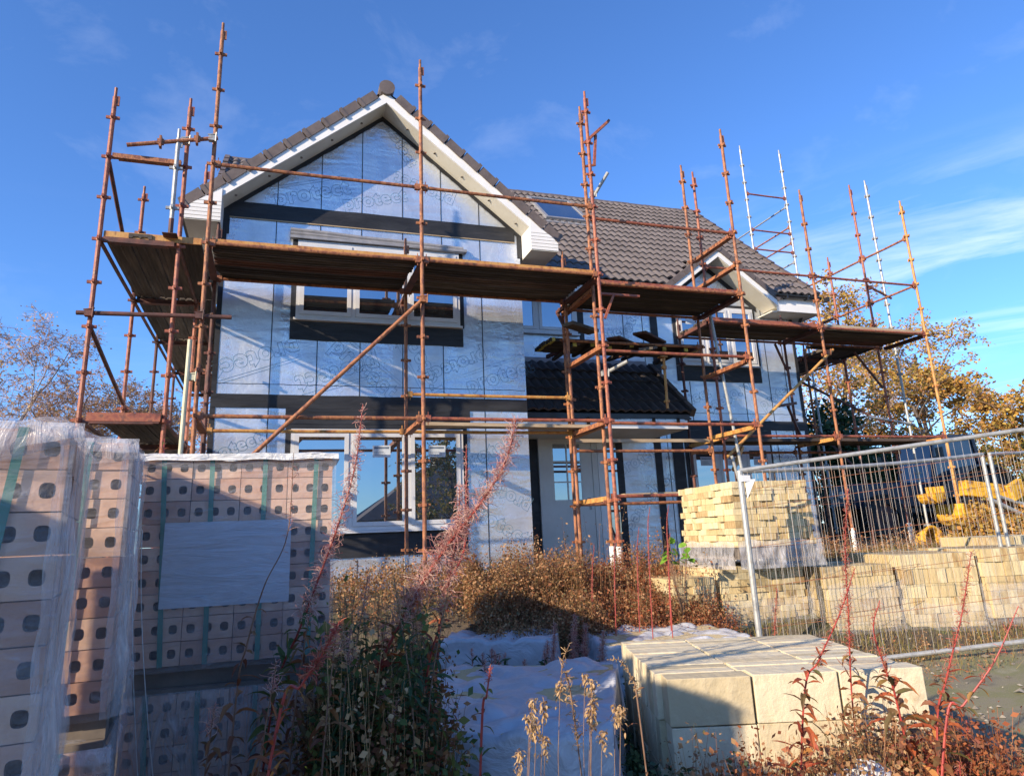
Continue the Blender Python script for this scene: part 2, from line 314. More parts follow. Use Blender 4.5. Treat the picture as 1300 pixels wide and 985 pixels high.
# cirrus lies low in the sky, thickest away to the right (+X)
low = wramp(sep.outputs['Z'], [(0.03, 1.0), (0.30, 0.85), (0.44, 0.0)])
east = wramp(sep.outputs['X'], [(0.35, 0.06), (0.78, 1.0)])
mask = wn('MULTIPLY', wn('MULTIPLY', cl, low), east)
mp2 = nt.nodes.new('ShaderNodeMapping'); nt.links.new(tc.outputs['Generated'], mp2.inputs[0])
mp2.inputs['Scale'].default_value = (1.5, 1.5, 2.6)
wis = wramp(wnoise(mp2.outputs[0], 3.2, 8, 0.6, 0.3), [(0.56, 0.0), (0.85, 0.12)])
tot = wn('ADD', mask, wis)
tint = nt.nodes.new('ShaderNodeMix'); tint.data_type = 'RGBA'; tint.blend_type = 'MULTIPLY'; tint.inputs[0].default_value = 1
nt.links.new(sky.outputs[0], tint.inputs[6]); tint.inputs[7].default_value = (0.66, 0.97, 1.42, 1)
mx = nt.nodes.new('ShaderNodeMix'); mx.data_type = 'RGBA'
nt.links.new(tot, mx.inputs[0]); nt.links.new(tint.outputs[2], mx.inputs[6]); mx.inputs[7].default_value = (8.2, 8.4, 8.8, 1)
nt.links.new(mx.outputs[2], bg.inputs[0])
vs = scene.view_settings; vs.view_transform = 'Standard'; vs.look = 'None'; vs.exposure = 0.72; vs.gamma = 1.0; vs.use_curve_mapping = False
scene.render.engine = 'CYCLES'; scene.cycles.max_bounces = 7; scene.cycles.transparent_max_bounces = 14
scene.cycles.diffuse_bounces = 3; scene.cycles.use_denoising = True

# ------------------------------------------------------------------ ground
def axis(lo, hi, a, b, fine, grow=1.35):
    xs = []; x = a
    while x <= b: xs.append(x); x += fine
    s = fine; x = a
    while x > lo: s *= grow; x -= s; xs.insert(0, x)
    s = fine; x = b
    while x < hi: s *= grow; x += s; xs.append(x)
    return xs
gx = axis(-1500, 1500, -4, 14, 0.16); gy = axis(-1500, 1500, -1, 13, 0.16)
m = MB(); nX = len(gx)
for y in gy:
    for x in gx:
        z = ground(x, y)
        if -5 < x < 15 and -2 < y < 14: z += (noise.noise(V((x * 1.3, y * 1.3, 0))) * 0.05 + noise.noise(V((x * 5, y * 5, 3))) * 0.015)
        m.v.append((x, y, z))
for j in range(len(gy) - 1):
    for i in range(nX - 1):
        a = j * nX + i; m.f.append((a, a + 1, a + nX + 1, a + nX)); m.mi.append(0)
tag(m.build('ground', M['soil'], smooth=True), kind='structure')
# worn road surface at the right, its own sheet just above the soil
m = MB(); cols = 26; rows = 26
def road_edge(v): return 3.55 + 0.35 * v + 0.10 * math.sin(v * 5.1)
for j in range(rows + 1):
    y = -6 + 11.55 * j / rows
    for i in range(cols + 1):
        x0 = 3.4 + 0.12 * math.sin(y * 2.3) + 0.08 * math.sin(y * 6.1); x = x0 + (16 - x0) * i / cols
        yy = y if j < rows else y + 0.1 * math.sin(x * 2.2)
        m.v.append((x, yy, max(ground(x, yy), -5) + 0.075))
for j in range(rows):
    for i in range(cols):
        a = j * (cols + 1) + i; m.f.append((a, a + 1, a + cols + 2, a + cols + 1)); m.mi.append(0)
tag(m.build('road', M['road'], smooth=True), kind='structure')

# ------------------------------------------------------------------ house
house = thing('house', 'two storey house under construction wrapped in silver foil membrane with brown tiled roof', 'house', loc=(0, 0, 0))
GY, RY = 9.75, 11.35
apx = 1.36
def zt(x): return 6.65 - 0.82 * abs(x - apx)
m = MB(); m.prism([(-0.82, GY, -0.75), (3.5, GY, -0.75), (3.5, GY, zt(3.5) - 0.2), (apx, GY, zt(apx) - 0.2), (-0.82, GY, zt(-0.82) - 0.2)], (0, 0.2, 0))
gw = m.build('gable_wall', M['foil'], house)
m = MB(); m.box(3.3, 3.498, GY + 0.2, RY, -0.75, 4.5); m.build('wing_side_wall', M['foil'], house)
m = MB(); m.box(-0.82, -0.62, GY + 0.2, 19, -0.75, 4.5)
m.prism([(-0.82, RY, 4.5), (-0.82, 15, 8.0), (-0.82, 19, 4.5)], (0.2, 0, 0)); m.build('left_side_wall', M['foil'], house)
dcx, dz0, dtop = 7.975, 4.42, 5.24
def zd(x): return dtop - 0.745 * abs(x - dcx)
m = MB(); m.prism([(3.5, RY, -0.75), (9.9, RY, -0.75), (9.9, RY, 4.3), (9.0, RY, 4.4), (dcx, RY, zd(dcx) - 0.12), (6.95, RY, 4.4), (3.5, RY, 4.3)], (0, 0.2, 0))
rw = m.build('recessed_wall', M['foil'], house)
m = MB(); m.box(9.7, 9.9, RY + 0.2, 19, -0.75, 4.3); m.prism([(9.7, RY + .2, 4.3), (9.7, 15, 7.9), (9.7, 18.8, 4.3)], (0.2, 0, 0)); m.build('right_side_wall', M['foil'], house)
m = MB(); m.box(-0.62, 9.7, 18.8, 19, -0.75, 4.3); m.build('rear_wall', M['foil'], house)

# tiled slopes with real wavy profile and lapped courses
def tiles(name, mat, x0, x1, y0, z0, slope, ncourse, clen, parent, keep=None, wave=0.165, amp=0.026, th=0.032, seg=8, along='X'):
    m = MB(); m.fixn = False
    ang = math.atan(slope); cy, cz = math.cos(ang), math.sin(ang)
    nx = int((x1 - x0) / wave * seg); dx = (x1 - x0) / nx
    prof = [amp * (abs(math.cos(math.pi * (i * dx) / wave)) ** 1.3 * 1.6 - 0.6) for i in range(nx + 1)]
    for c in range(ncourse):
        s0 = c * clen; s1 = s0 + clen + 0.03
        b = len(m.v)
        jit = 0.002 * math.sin(c * 7.3)
        for k, (s, lift) in enumerate(((s0, 0.0), (s0, th), (s1, 0.0))):
            for i in range(nx + 1):
                n = prof[i] + lift + jit
                a_, y_, z_ = x0 + i * dx, y0 + s * cy - n * cz, z0 + s * cz + n * cy
                m.v.append((a_, y_, z_))
        for k in (0, 1):
            for i in range(nx):
                a = b + k * (nx + 1) + i
                if keep:
                    p = m.v[a]
                    if not keep(p[0], p[1], p[2]): continue
                m.f.append((a, a + 1, a + nx + 2, a + nx + 1)); m.mi.append(0)
    o = m.build(name, mat, parent, smooth=False)
    return o
def keep_main(x, y, z):
    if abs(x - dcx) < 1.12 and z < zd(x) + 0.02: return False
    if -1.0 < x < 3.7 and z < zt(x) - 0.12: return False
    return True
clen = 0.325; ncr = 17
main_roof = tiles('main_roof', M['tile'], -1.22, 10.24, 10.90, 4.44, 0.933, ncr, clen, house, keep_main)
# under-deck and back slope of the main roof
m = MB()
m.prism([(-1.2, 15.0, 8.17), (-1.2, 19.35, 4.12), (-1.2, 19.35, 4.02), (-1.2, 15.0, 8.07)], (11.4, 0, 0))
m.build('rear_roof_slope', M['tile'], house)
m = MB()
for xa, xb in ((3.75, 6.83), (9.12, 10.2)):
    m.prism([(xa, 10.97, 4.40), (xa, 15.0, 8.15), (xa, 15.0, 8.05), (xa, 10.97, 4.30)], (xb - xa, 0, 0))
m.prism([(-1.2, 13.5, 6.76), (-1.2, 15.0, 8.15), (-1.2, 15.0, 8.05), (-1.2, 13.5, 6.66)], (11.4, 0, 0))
m.build('roof_deck', M['blackplastic'], house)
m = MB(); i = 0; x = -1.25
while x < 10.2:
    x2 = min(x + 0.44, 10.26); pts = []
    rr_ = 0.115 + (0.006 if i % 2 else 0)
    poly = [(x, 15.0 + rr_ * math.cos(t) * 1.1, 8.15 + rr_ * math.sin(t)) for t in [math.pi * k / 7 for k in range(8)]]
    m.prism(poly, (x2 - x - 0.006, 0, 0)); x = x2; i += 1
m.build('main_ridge_tiles', M['verge'], house)
# verge edge of the main roof, right end (thin grey-brown edge)
def verge_run(name, X, w, s0y, s0z, slope, n, L, parent, t=0.13):
    m = MB(); ang = math.atan(slope); d = V((0, math.cos(ang), math.sin(ang))); u = V((0, -math.sin(ang), math.cos(ang)))
    for k in range(n):
        a = V((X, s0y, s0z)) + d * (k * L) + u * (0.012 if k % 2 else 0.006) - d * 0.0; b = a + d * (L - 0.012)
        m.prism([a - u * t, b - u * (t + 0.0), b + u * 0.0, a + u * 0.018], (w, 0, 0))
    return m.build(name, M['verge'], parent)
verge_run('right_verge_caps', 10.2, 0.1, 10.89, 4.50, 0.933, 17, clen, house)
verge_run('left_verge_caps', -1.3, 0.1, 10.89, 4.50, 0.933, 17, clen, house)

# gable wing roof: two slopes running back into the main roof
VY = 9.33
def gslope(sign):
    m = MB(); m.fixn = False
    L = math.hypot(2.66, 2.66 * 0.82); n = 10; cl = L / n
    ang = math.atan(0.82); c, s_ = math.cos(ang), math.sin(ang)
    seg = 8; wave = 0.165; y1 = 13.6; ny = int((y1 - VY - 0.1) / wave * seg); dy = (y1 - VY - 0.1) / ny
    for k in range(n):
        for q, (d0, lift) in enumerate(((k * cl, 0), (k * cl, 0.028), (k * cl + cl + 0.02, 0.0))):
            for i in range(ny + 1):
                nn = 0.02 * (abs(math.cos(math.pi * i * dy / wave)) ** 1.3 * 1.6 - 0.6) + lift
                ex = 2.66 - d0 * c + nn * s_
                m.v.append((apx + sign * ex, VY + 0.1 + i * dy, 4.40 + d0 * s_ + nn * c))
        b = k * 3 * (ny + 1)
        for q in (0, 1):
            for i in range(ny):
                a = b + q * (ny + 1) + i; m.f.append((a, a + 1, a + ny + 2, a + ny + 1)); m.mi.append(0)
    m.build('wing_roof_slope', M['tile'], house)
    m = MB(); m.prism([(apx, VY + 0.06, 6.50), (apx + sign * 2.62, VY + 0.06, 4.36), (apx + sign * 2.62, VY + 0.06, 4.30), (apx, VY + 0.06, 6.44)], (0, 4.1, 0))
    m.build('wing_roof_deck', M['blackplastic'], house)
gslope(1); gslope(-1)
# stepped verge caps, barge boards, sloping soffits of the big gable
for sg, nm in ((-1, 'left'), (1, 'right')):
    d = V((sg * -1, 0, 0.82)).normalized(); u = V((sg * 0.82, 0, 1)).normalized()
    st = V((apx + sg * 2.70, VY, zt(apx + 2.70))); L = 0.326
    cap = MB()
    for k in range(10):
        a = st + d * (k * L) + u * 0.0; b = a + d * (L - 0.02)
        cap.prism([a - u * 0.125, b - u * 0.112, b + u * 0.022, a + u * 0.008], (0, 0.14, 0))
        cap.prism([a + d * 0.0 - u * 0.13, a + d * 0.055 - u * 0.13, a + d * 0.055 + u * 0.026, a + u * 0.02], (0, -0.014, 0))
    cap.build('verge_caps', M['verge'], house)
    x_e = apx + sg * 2.62; x_in = apx + sg * 2.18
    def P(x, o, y): return V((x, y, zt(x) - o))
    bb = MB(); bb.prism([P(apx, 0.13, VY + .02), P(x_e, 0.13, VY + .02), P(x_e, 0.30, VY + .02), P(apx, 0.30, VY + .02)], (0, 0.03, 0))
    bb.build('barge_board', M['white'], house)
    sf = MB(); sf.prism([P(apx, 0.262, VY + .052), P(x_in, 0.262, VY + .052), P(x_in, 0.29, VY + .052), P(apx, 0.29, VY + .052)], (0, GY - VY - 0.056, 0))
    so_ = sf.build('sloping_soffit', M['soffit'], house)
    vt = MB()
    for k in range(5):
        x = apx + sg * (0.35 + 0.42 * k); z = zt(x) - 0.2925
        vt.tube([(x, VY + 0.22, z + 0.0), (x, VY + 0.22, z - 0.004)], 0.028, 10)
    vt.build('vent', M['pallet'], so_)
    # boxed eave end
    bx = MB(); bx.prism([(x_e, VY, 4.20), (x_in - sg * 0.0, VY, 4.20), (x_in, VY, zt(x_in) - 0.20), (x_e, VY, zt(x_e) - 0.14)], (0, 0.42, 0))
    be = bx.build('boxed_eave_end', M['white'], house)
    ln = MB()
    for z in (4.245, 4.30, 4.355, 4.41, 4.465):
        xa = x_in; xb = x_e
        lim = apx + sg * ((6.65 - 0.15 - z) / 0.82)
        xb2 = lim if abs(lim - apx) < abs(x_e - apx) else x_e
        ln.box(min(xa, xb2), max(xa, xb2), VY - 0.0025, VY - 0.0005, z, z + 0.004)
    ln.build('board_joint', M['pallet'], be)
    sb = MB(); sb.box(min(x_e, x_in), max(x_e, x_in), VY + 0.01, 11.0, 4.185, 4.198); sb.build('eave_soffit', M['soffit'], house)
    gt = MB(); gt.tube([(x_e + sg * 0.06, VY + .25, 4.42), (x_e + sg * 0.06, 10.85, 4.42)], 0.05, 8); gt.build('gutter', M['blackplastic'], house)
# half round ridge tiles of the wing with the disc end
m = MB()
for k in range(10):
    y = VY - 0.03 + k * 0.44; r_ = 0.118 if k == 0 else 0.112
    m.prism([(apx + 0.0 + r_ * math.cos(t), y, 6.585 + r_ * math.sin(t)) for t in [2 * math.pi * i / 16 for i in range(16)]], (0, 0.435, 0))
m.build('wing_ridge_tiles', M['verge'], house)

# membrane joints: dark vertical battens lines every 0.6 m
def strips(wall, xs, Y, z0, topf, skip):
    for x in xs:
        segs = [(z0, topf(x))]
        for (a, b, c, d) in skip:
            if a <= x <= b:
                ns = []
                for s0, s1 in segs:
                    if d <= s0 or c >= s1: ns.append((s0, s1)); continue
                    if c > s0: ns.append((s0, c))
                    if d < s1: ns.append((d, s1))
                segs = ns
        for s0, s1 in segs:
            if s1 - s0 < 0.05: continue
            mm = MB(); mm.box(x - 0.006, x + 0.006, Y - 0.005, Y - 0.001, s0, s1); mm.build('membrane_joint', M['black'], wall)
gskip = [(0.1, 2.56, 2.74, 4.3), (0.1, 2.56, -0.2, 1.8), (-0.8, 3.5, 4.47, 4.69), (-0.8, 3.5, 1.78, 1.96)]
strips(gw, [-0.12, 0.48, 1.06, 1.66, 2.25, 2.85], GY, -0.7, lambda x: zt(x) - 0.36, gskip)
strips(rw, [4.0, 4.6, 5.2, 6.05, 6.45], RY, 3.03, lambda x: 4.28, [(3.5, 5.2, 3.4, 4.3)])
strips(rw, [6.75, 7.35, 7.95, 8.55, 9.15, 9.55], RY, -0.7, lambda x: 4.3, [(7.05, 9.0, 2.70, 5.0), (7.05, 9.0, -0.2, 1.8), (3, 10, 1.78, 1.96)])
def band(name, x0, x1, Y, z0, z1, t=0.012, mat='black', parent=house):
    n = max(2, int((x1 - x0) / 0.12)); mm = MB()
    for i in range(n):
        a = x0 + (x1 - x0) * i / n; b = x0 + (x1 - x0) * (i + 1) / n
        ya = Y - t - 0.006 * noise.noise(V((a * 3, z0, 1))); yb = Y - t - 0.006 * noise.noise(V((b * 3, z0, 1)))
        za = 0.008 * noise.noise(V((a * 2.5, z1, 5))); zb = 0.008 * noise.noise(V((b * 2.5, z1, 5)))
        mm.add([(a, ya, z0 + za), (b, yb, z0 + zb), (b, yb, z1 + zb), (a, ya, z1 + za), (a, Y - 0.001, z0 + za), (b, Y - 0.001, z0 + zb), (b, Y - 0.001, z1 + zb), (a, Y - 0.001, z1 + za)],
               [(0, 1, 2, 3), (4, 0, 3, 7), (1, 5, 6, 2), (3, 2, 6, 7), (0, 4, 5, 1)])
    return mm.build(name, M[mat], parent)
band('black_band', -0.74, 3.42, GY, 4.46, 4.70)
mm = MB(); mm.box(-0.74, 3.42, GY - 0.02, GY - 0.013, 4.445, 4.459); mm.build('band_batten', M['timber'], house)
band('black_band', -0.82, 3.5, GY, 1.78, 1.96)
band('black_band', 6.83, 9.9, RY, 1.78, 1.96)
band('corner_strip', -0.83, -0.765, GY, -0.7, 4.45, 0.009)
band('corner_strip', 9.83, 9.9, RY, -0.7, 4.15, 0.009)
# ragged black tape under the verge
for sg in (-1, 1):
    mm = MB(); n = 44
    for i in range(n):
        xa = apx + sg * (2.12 * i / n); xb = apx + sg * (2.12 * (i + 1) / n)
        oa = 0.37 + 0.02 * noise.noise(V((xa * 9, sg, 0))); ob = 0.37 + 0.02 * noise.noise(V((xb * 9, sg, 0)))
        mm.add([(xa, GY - .009, zt(xa) - 0.285), (xb, GY - .009, zt(xb) - 0.285), (xb, GY - .009, zt(xb) - ob), (xa, GY - .009, zt(xa) - oa)], [(0, 1, 2, 3)])
    mm.build('verge_tape', M['black'], house)
for sg in (-1, 1):
    mm = MB(); mm.box(apx + sg * 2.14 - 0.045, apx + sg * 2.14 + 0.045, GY - 0.006, GY - 0.0015, 4.2, 4.75); mm.build('verge_tape', M['black'], house)

def window(x0, x1, z0, z1, Y, nb, stickers=(), fw_=0.07, apron=None, surround=0.07, name='window'):
    # black membrane surround and apron, white frame, panes
    if surround:
        mm = MB(); s = surround
        mm.box(x0 - s, x0 - 0.002, Y - 0.02, Y - 0.001, z0 - 0.02, z1 + s); mm.box(x1 + 0.002, x1 + s, Y - 0.02, Y - 0.001, z0 - 0.02, z1 + s)
        mm.box(x0 - 0.002, x1 + 0.002, Y - 0.02, Y - 0.001, z1 + 0.003, z1 + s); mm.build('window_surround', M['black'], house)
    if apron: band('window_apron', x0 - 0.07, x1 + 0.05, Y, z0 - apron, z0 - 0.035, 0.022)
    F = MB(); yo = Y - 0.055; yi = Y - 0.002
    F.box(x0, x1, yo, yi, z0, z0 + 0.05); F.box(x0, x1, yo, yi, z1 - 0.05, z1)
    F.box(x0, x0 + 0.045, yo, yi, z0 + 0.05, z1 - 0.05); F.box(x1 - 0.045, x1, yo, yi, z0 + 0.05, z1 - 0.05)
    F.box(x0 - 0.03, x1 + 0.03, yo - 0.03, Y - 0.003, z0 - 0.032, z0 - 0.003)
    W = (x1 - x0) / nb
    for k in range(1, nb): F.box(x0 + k * W - 0.028, x0 + k * W + 0.028, yo - 0.001, yi, z0 + 0.05, z1 - 0.05)
    o = F.build(name, M['frame'], house)
    for k in range(nb):
        a = x0 + k * W + (0.045 if k == 0 else 0.028) + 0.002; b = x0 + (k + 1) * W - (0.045 if k == nb - 1 else 0.028) - 0.002
        s = MB(); c, d = z0 + 0.052, z1 - 0.052; t = 0.055
        for (p, q, e, f_) in ((a, b, c, c + t), (a, b, d - t, d), (a, a + t, c + t, d - t), (b - t, b, c + t, d - t)): s.box(p, q, yo - 0.012, yo + 0.02, e, f_)
        s.build('sash', M['frame'], o)
        g = MB(); g.box(a + t, b - t, yo + 0.004, yo + 0.014, c + t, d - t); g.build('pane', M['glass'], o)
        if k in stickers:
            s = MB(); sx = (a + b) / 2 + 0.02; sz = z1 - 0.30
            s.cur = 0; s.box(sx - 0.12, sx + 0.12, yo + 0.0005, yo + 0.0035, sz - 0.08, sz + 0.08)
            s.cur = 1; s.box(sx - 0.10, sx + 0.10, yo - 0.001, yo + 0.0004, sz + 0.035, sz + 0.06)
            for q in range(3): s.box(sx - 0.10, sx + 0.03 + 0.02 * q, yo - 0.001, yo + 0.0004, sz - 0.01 - q * 0.022, sz - 0.004 - q * 0.022)
            s.build('sticker', [M['sticker'], M['stickprint']], o)
    return o
window(0.18, 2.50, 3.03, 4.18, GY, 3, (), apron=0.30)
window(0.18, 2.50, 0.17, 1.50, GY, 3, (1, 2), apron=0.34)
band('black_band', 0.10, 2.62, GY, 1.57, 1.776, 0.024)
window(7.17, 8.92, 3.03, 4.20, RY, 3, (0, 1), apron=0.32)
window(7.17, 8.92, 0.17, 1.50, RY, 3, (0, 1, 2), apron=0.34)
band('black_band', 6.95, 9.02, RY, 1.57, 1.776, 0.024)
window(3.56, 5.10, 3.50, 4.22, RY, 2, (), apron=None)
# rolled lead tray over the upper gable window
mm = MB()
for (dz, dy, r_) in ((0.0, 0.05, 0.045), (-0.05, 0.07, 0.03)):
    mm.tube([(0.07 + 0.5 * k, GY - dy - 0.01 * math.sin(k * 2.1), 4.31 - 0.014 * k + dz + 0.006 * math.sin(k * 3)) for k in range(6)], r_, 8)
mm.box(0.07, 2.62, GY - 0.1, GY - 0.02, 4.19, 4.23); mm.build('rolled_flashing', M['lead'], house, smooth=False)
# entrance: door, side light, posts and strips on the recessed wall
dm = MB(); Y = RY; yo = Y - 0.06
dm.box(4.22, 4.30, yo, Y - .002, -0.52, 1.75); dm.box(5.20, 5.30, yo, Y - .002, -0.52, 1.75); dm.box(4.30, 5.20, yo, Y - .002, 1.66, 1.75)
door_frame = dm.build('door_frame', M['cream_door'], house)
dl = MB(); yd = yo + 0.012
dl.box(4.305, 5.195, yd, Y - 0.004, -0.50, 0.55); dl.box(4.305, 4.46, yd, Y - .004, 0.55, 1.655); dl.box(5.01, 5.195, yd, Y - .004, 0.55, 1.655); dl.box(4.46, 5.01, yd, Y - .004, 1.54, 1.655)
door = dl.build('door', M['cream_door'], house)
g = MB(); g.box(4.46, 5.01, yd + 0.012, yd + 0.022, 0.55, 1.54); g.build('door_pane', M['glass'], door)
g = MB(); g.box(4.72, 4.745, yd + 0.002, yd + 0.011, 0.55, 1.54)
for z in (0.86, 1.20): g.box(4.46, 5.01, yd + 0.003, yd + 0.0115, z, z + 0.022)
for (a, b, c, d) in ((4.46, 5.01, 0.55, 0.575), (4.46, 5.01, 1.515, 1.54), (4.46, 4.485, 0.575, 1.515), (4.985, 5.01, 0.575, 1.515)): g.box(a, b, yd + 0.0035, yd + 0.0112, c, d)
g.build('glazing_bar', M['cream_door'], door)
g = MB(); g.box(5.10, 5.14, yd - 0.012, yd - 0.001, 0.40, 0.60); g.tube([(5.12, yd - 0.05, 0.52), (5.02, yd - 0.05, 0.52)], 0.010, 6); g.tube([(5.12, yd - 0.05, 0.52), (5.12, yd, 0.52)], 0.010, 6); g.build('handle', M['galv'], door)
g = MB(); g.box(5.31, 5.44, yo, Y - .002, -0.52, 1.75); g.build('side_post', M['white'], house)
g = MB(); g.box(5.445, 5.68, Y - 0.03, Y - .002, -0.52, 1.70); g.build('side_light', M['glass'], house)
for (a, b, t) in ((4.06, 4.215, .02), (5.685, 5.82, .022), (6.47, 6.60, .022), (6.84, 7.06, .024)): band('damp_proof_strip', a, b, Y, -0.6, 1.775, t)
band('black_band', 5.82, 6.47, Y, 1.66, 1.776, .022)
band('black_band', 6.6, 6.83, Y, 3.0, 3.06, .012); band('damp_proof_strip', 5.155, 5.24, Y, 3.05, 4.2, .022); band('damp_proof_strip', 6.62, 6.76, Y, 2.0, 4.25, .022)
# porch lean-to roof
pr = tiles('porch_roof', M['tile_shaded'], 3.53, 6.46, 10.02, 1.86, 0.86, 5, 0.335, house, lambda x, y, z: x < 6.47, amp=0.022)
m = MB(); m.prism([(3.52, 10.05, 1.83), (3.52, RY - .01, 2.93), (3.52, RY - .01, 2.85), (3.52, 10.05, 1.75)], (2.92, 0, 0)); m.build('porch_roof_deck', M['blackplastic'], house)
m = MB(); ang = math.atan(0.86); d = V((0, math.cos(ang), math.sin(ang))); u = V((0, -math.sin(ang), math.cos(ang)))
for k in range(5):
    a = V((6.44, 10.0, 1.87)) + d * (k * 0.335); b = a + d * 0.325
    m.prism([a - u * 0.09, b - u * 0.09, b + u * 0.04, a + u * 0.05], (0.09, 0, 0))
m.build('porch_verge_caps', M['tile_shaded'], house)
m = MB(); m.box(3.50, 6.40, 10.07, 10.10, 1.60, 1.74); m.build('porch_fascia', M['white'], house)
m = MB(); m.box(3.50, 6.40, 10.10, RY - .03, 1.60, 1.62); m.build('porch_soffit', M['soffit'], house)
m = MB(); m.box(3.50, 6.44, RY - 0.05, RY - .001, 2.94, 3.04); m.build('porch_flashing', M['lead'], house)
m = MB()
for x in (4.6, 5.75, 6.2): m.beam((x, 10.02, 1.76), (x + .02, 10.06, 1.66), 0.05, 0.05)
m.build('gutter_bracket', M['blackplastic'], house)
# small wall-head gable over the right-hand windows
DY = 10.88
for sg in (-1, 1):
    def Q(x, o, y): return V((x, y, zd(x) - o))
    xe = dcx + sg * 1.25
    bb = MB(); bb.prism([Q(dcx, 0.02, DY), Q(xe, 0.02, DY), Q(xe, 0.15, DY), Q(dcx, 0.15, DY)], (0, 0.03, 0)); bb.build('barge_board', M['white'], house)
    sf = MB(); sf.prism([Q(dcx, 0.13, DY + .032), Q(xe, 0.13, DY + .032), Q(xe, 0.155, DY + .032), Q(dcx, 0.155, DY + .032)], (0, RY - DY - 0.035, 0)); sf.build('sloping_soffit', M['soffit'], house)
    sl_ = MB(); sl_.prism([Q(dcx, -0.05, DY - .01), Q(xe, -0.05, DY - .01), Q(xe, 0.015, DY - .01), Q(dcx, 0.015, DY - .01)], (0, 1.05, 0)); sl_.build('small_roof_slope', M['tile'], house)
    cap = MB(); d = V((-sg, 0, 0.745)).normalized(); u = V((sg * 0.745, 0, 1)).normalized()
    for k in range(5):
        a = V((xe + sg * .04, DY - 0.02, zd(xe) - 0.02)) + d * (k * 0.325); b = a + d * 0.31
        cap.prism([a - u * 0.03, b - u * 0.03, b + u * 0.085, a + u * 0.075], (0, 0.12, 0))
    cap.build('verge_caps', M['verge'], house)
    # lead valley
    vl = MB(); vl.prism([(dcx + sg * 1.24, 10.95, zd(dcx + 1.24) + 0.03), (dcx + sg * 0.1, 11.86, dtop + 0.06), (dcx + sg * 0.2, 11.95, dtop + 0.14), (dcx + sg * 1.36, 11.0, zd(dcx + 1.3) + 0.10)], (0, 0, 0.01)); vl.build('lead_valley', M['lead'], house)
tp = MB()
for sg in (-1, 1):
    tp.prism([(dcx, RY - .012, zd(dcx) - .16), (dcx + sg * 1.08, RY - .012, zd(dcx + 1.08) - .16), (dcx + sg * 1.08, RY - .012, zd(dcx + 1.08) - .27), (dcx, RY - .012, zd(dcx) - .27)], (0, .008, 0))
tp.build('verge_tape', M['black'], house)
m = MB(); m.prism([(dcx + .09 * math.cos(t), DY - .03, dtop + 0.045 + .09 * math.sin(t)) for t in [2 * math.pi * i / 14 for i in range(14)]], (0, 1.0, 0)); m.build('small_ridge_tiles', M['verge'], house)
# fascia, soffit and gutters of the main eave
for xa, xb in ((3.98, 6.74), (9.22, 10.22)):
    m = MB(); m.box(xa, xb, 10.95, 10.975, 4.19, 4.38); m.build('fascia', M['white'], house)
    m = MB(); m.box(xa, xb, 10.976, RY - .002, 4.185, 4.20); m.build('eave_soffit', M['soffit'], house)
    m = MB()
    xa2, xb2 = xa - 0.05, xb + 0.05; N = 9
    for k in range(N - 1):
        t0 = math.pi + math.pi * k / (N - 1); t1 = math.pi + math.pi * (k + 1) / (N - 1); c0 = (10.885, 4.40); r_ = 0.06
        m.prism([(xa2, c0[0] + r_ * math.cos(t0), c0[1] + r_ * math.sin(t0)), (xa2, c0[0] + r_ * math.cos(t1), c0[1] + r_ * math.sin(t1)),
                 (xa2, c0[0] + (r_ - .006) * math.cos(t1), c0[1] + (r_ - .006) * math.sin(t1)), (xa2, c0[0] + (r_ - .006) * math.cos(t0), c0[1] + (r_ - .006) * math.sin(t0))], (xb2 - xa2, 0, 0))
    for k in range(int((xb - xa) / 0.5) + 1): m.box(xa + 0.2 + k * 0.5, xa + 0.24 + k * 0.5, 10.83, 10.95, 4.33, 4.42)
    m.build('gutter', M['blackplastic'], house)
m = MB(); m.prism([(9.22, DY, 4.06), (10.24, DY, 4.06), (10.24, DY, 4.2), (9.26, DY, 4.2), (9.22, DY, 4.28)], (0, 0.05, 0)); m.build('fascia', M['white'], house)
m = MB(); m.box(9.1, 10.24, DY + .05, RY + .6, 4.055, 4.075); m.build('eave_soffit', M['soffit'], house)
m = MB(); m.box(10.20, 10.235, DY + .05, RY + .6, 4.076, 4.42); m.build('fascia', M['white'], house)
m = MB(); m.tube([(10.02, 11.0, 4.33), (10.02, 11.25, 4.0), (9.99, 11.5, 3.7), (9.99, 11.5, -0.5)], 0.034, 8); m.build('downpipe', M['blackplastic'], house)
# roof window
n_ = V((0, -0.933, 1)).normalized(); d_ = V((0, 1, 0.933)).normalized(); p0 = V((5.42, 13.33, 6.67)) + n_ * 0.03
m = MB(); Wd = 1.08; Ln = 1.58
def sk(a, b, c, d, h0, h1):
    m.prism([p0 + V((a, 0, 0)) + d_ * c + n_ * h0, p0 + V((b, 0, 0)) + d_ * c + n_ * h0, p0 + V((b, 0, 0)) + d_ * d + n_ * h0, p0 + V((a, 0, 0)) + d_ * d + n_ * h0], n_ * (h1 - h0))
sk(0, Wd, 0, .08, 0, .09); sk(0, Wd, Ln - .08, Ln, 0, .09); sk(0, .07, .08, Ln - .08, 0, .09); sk(Wd - .07, Wd, .08, Ln - .08, 0, .09); sk(-0.06, Wd + .06, -0.16, -0.002, 0.0, .03)
rwn = m.build('roof_window', M['lead'], house)
m = MB(); sk(.07, Wd - .07, .08, Ln - .08, 0.05, .07); m.build('pane', M['glass'], rwn)

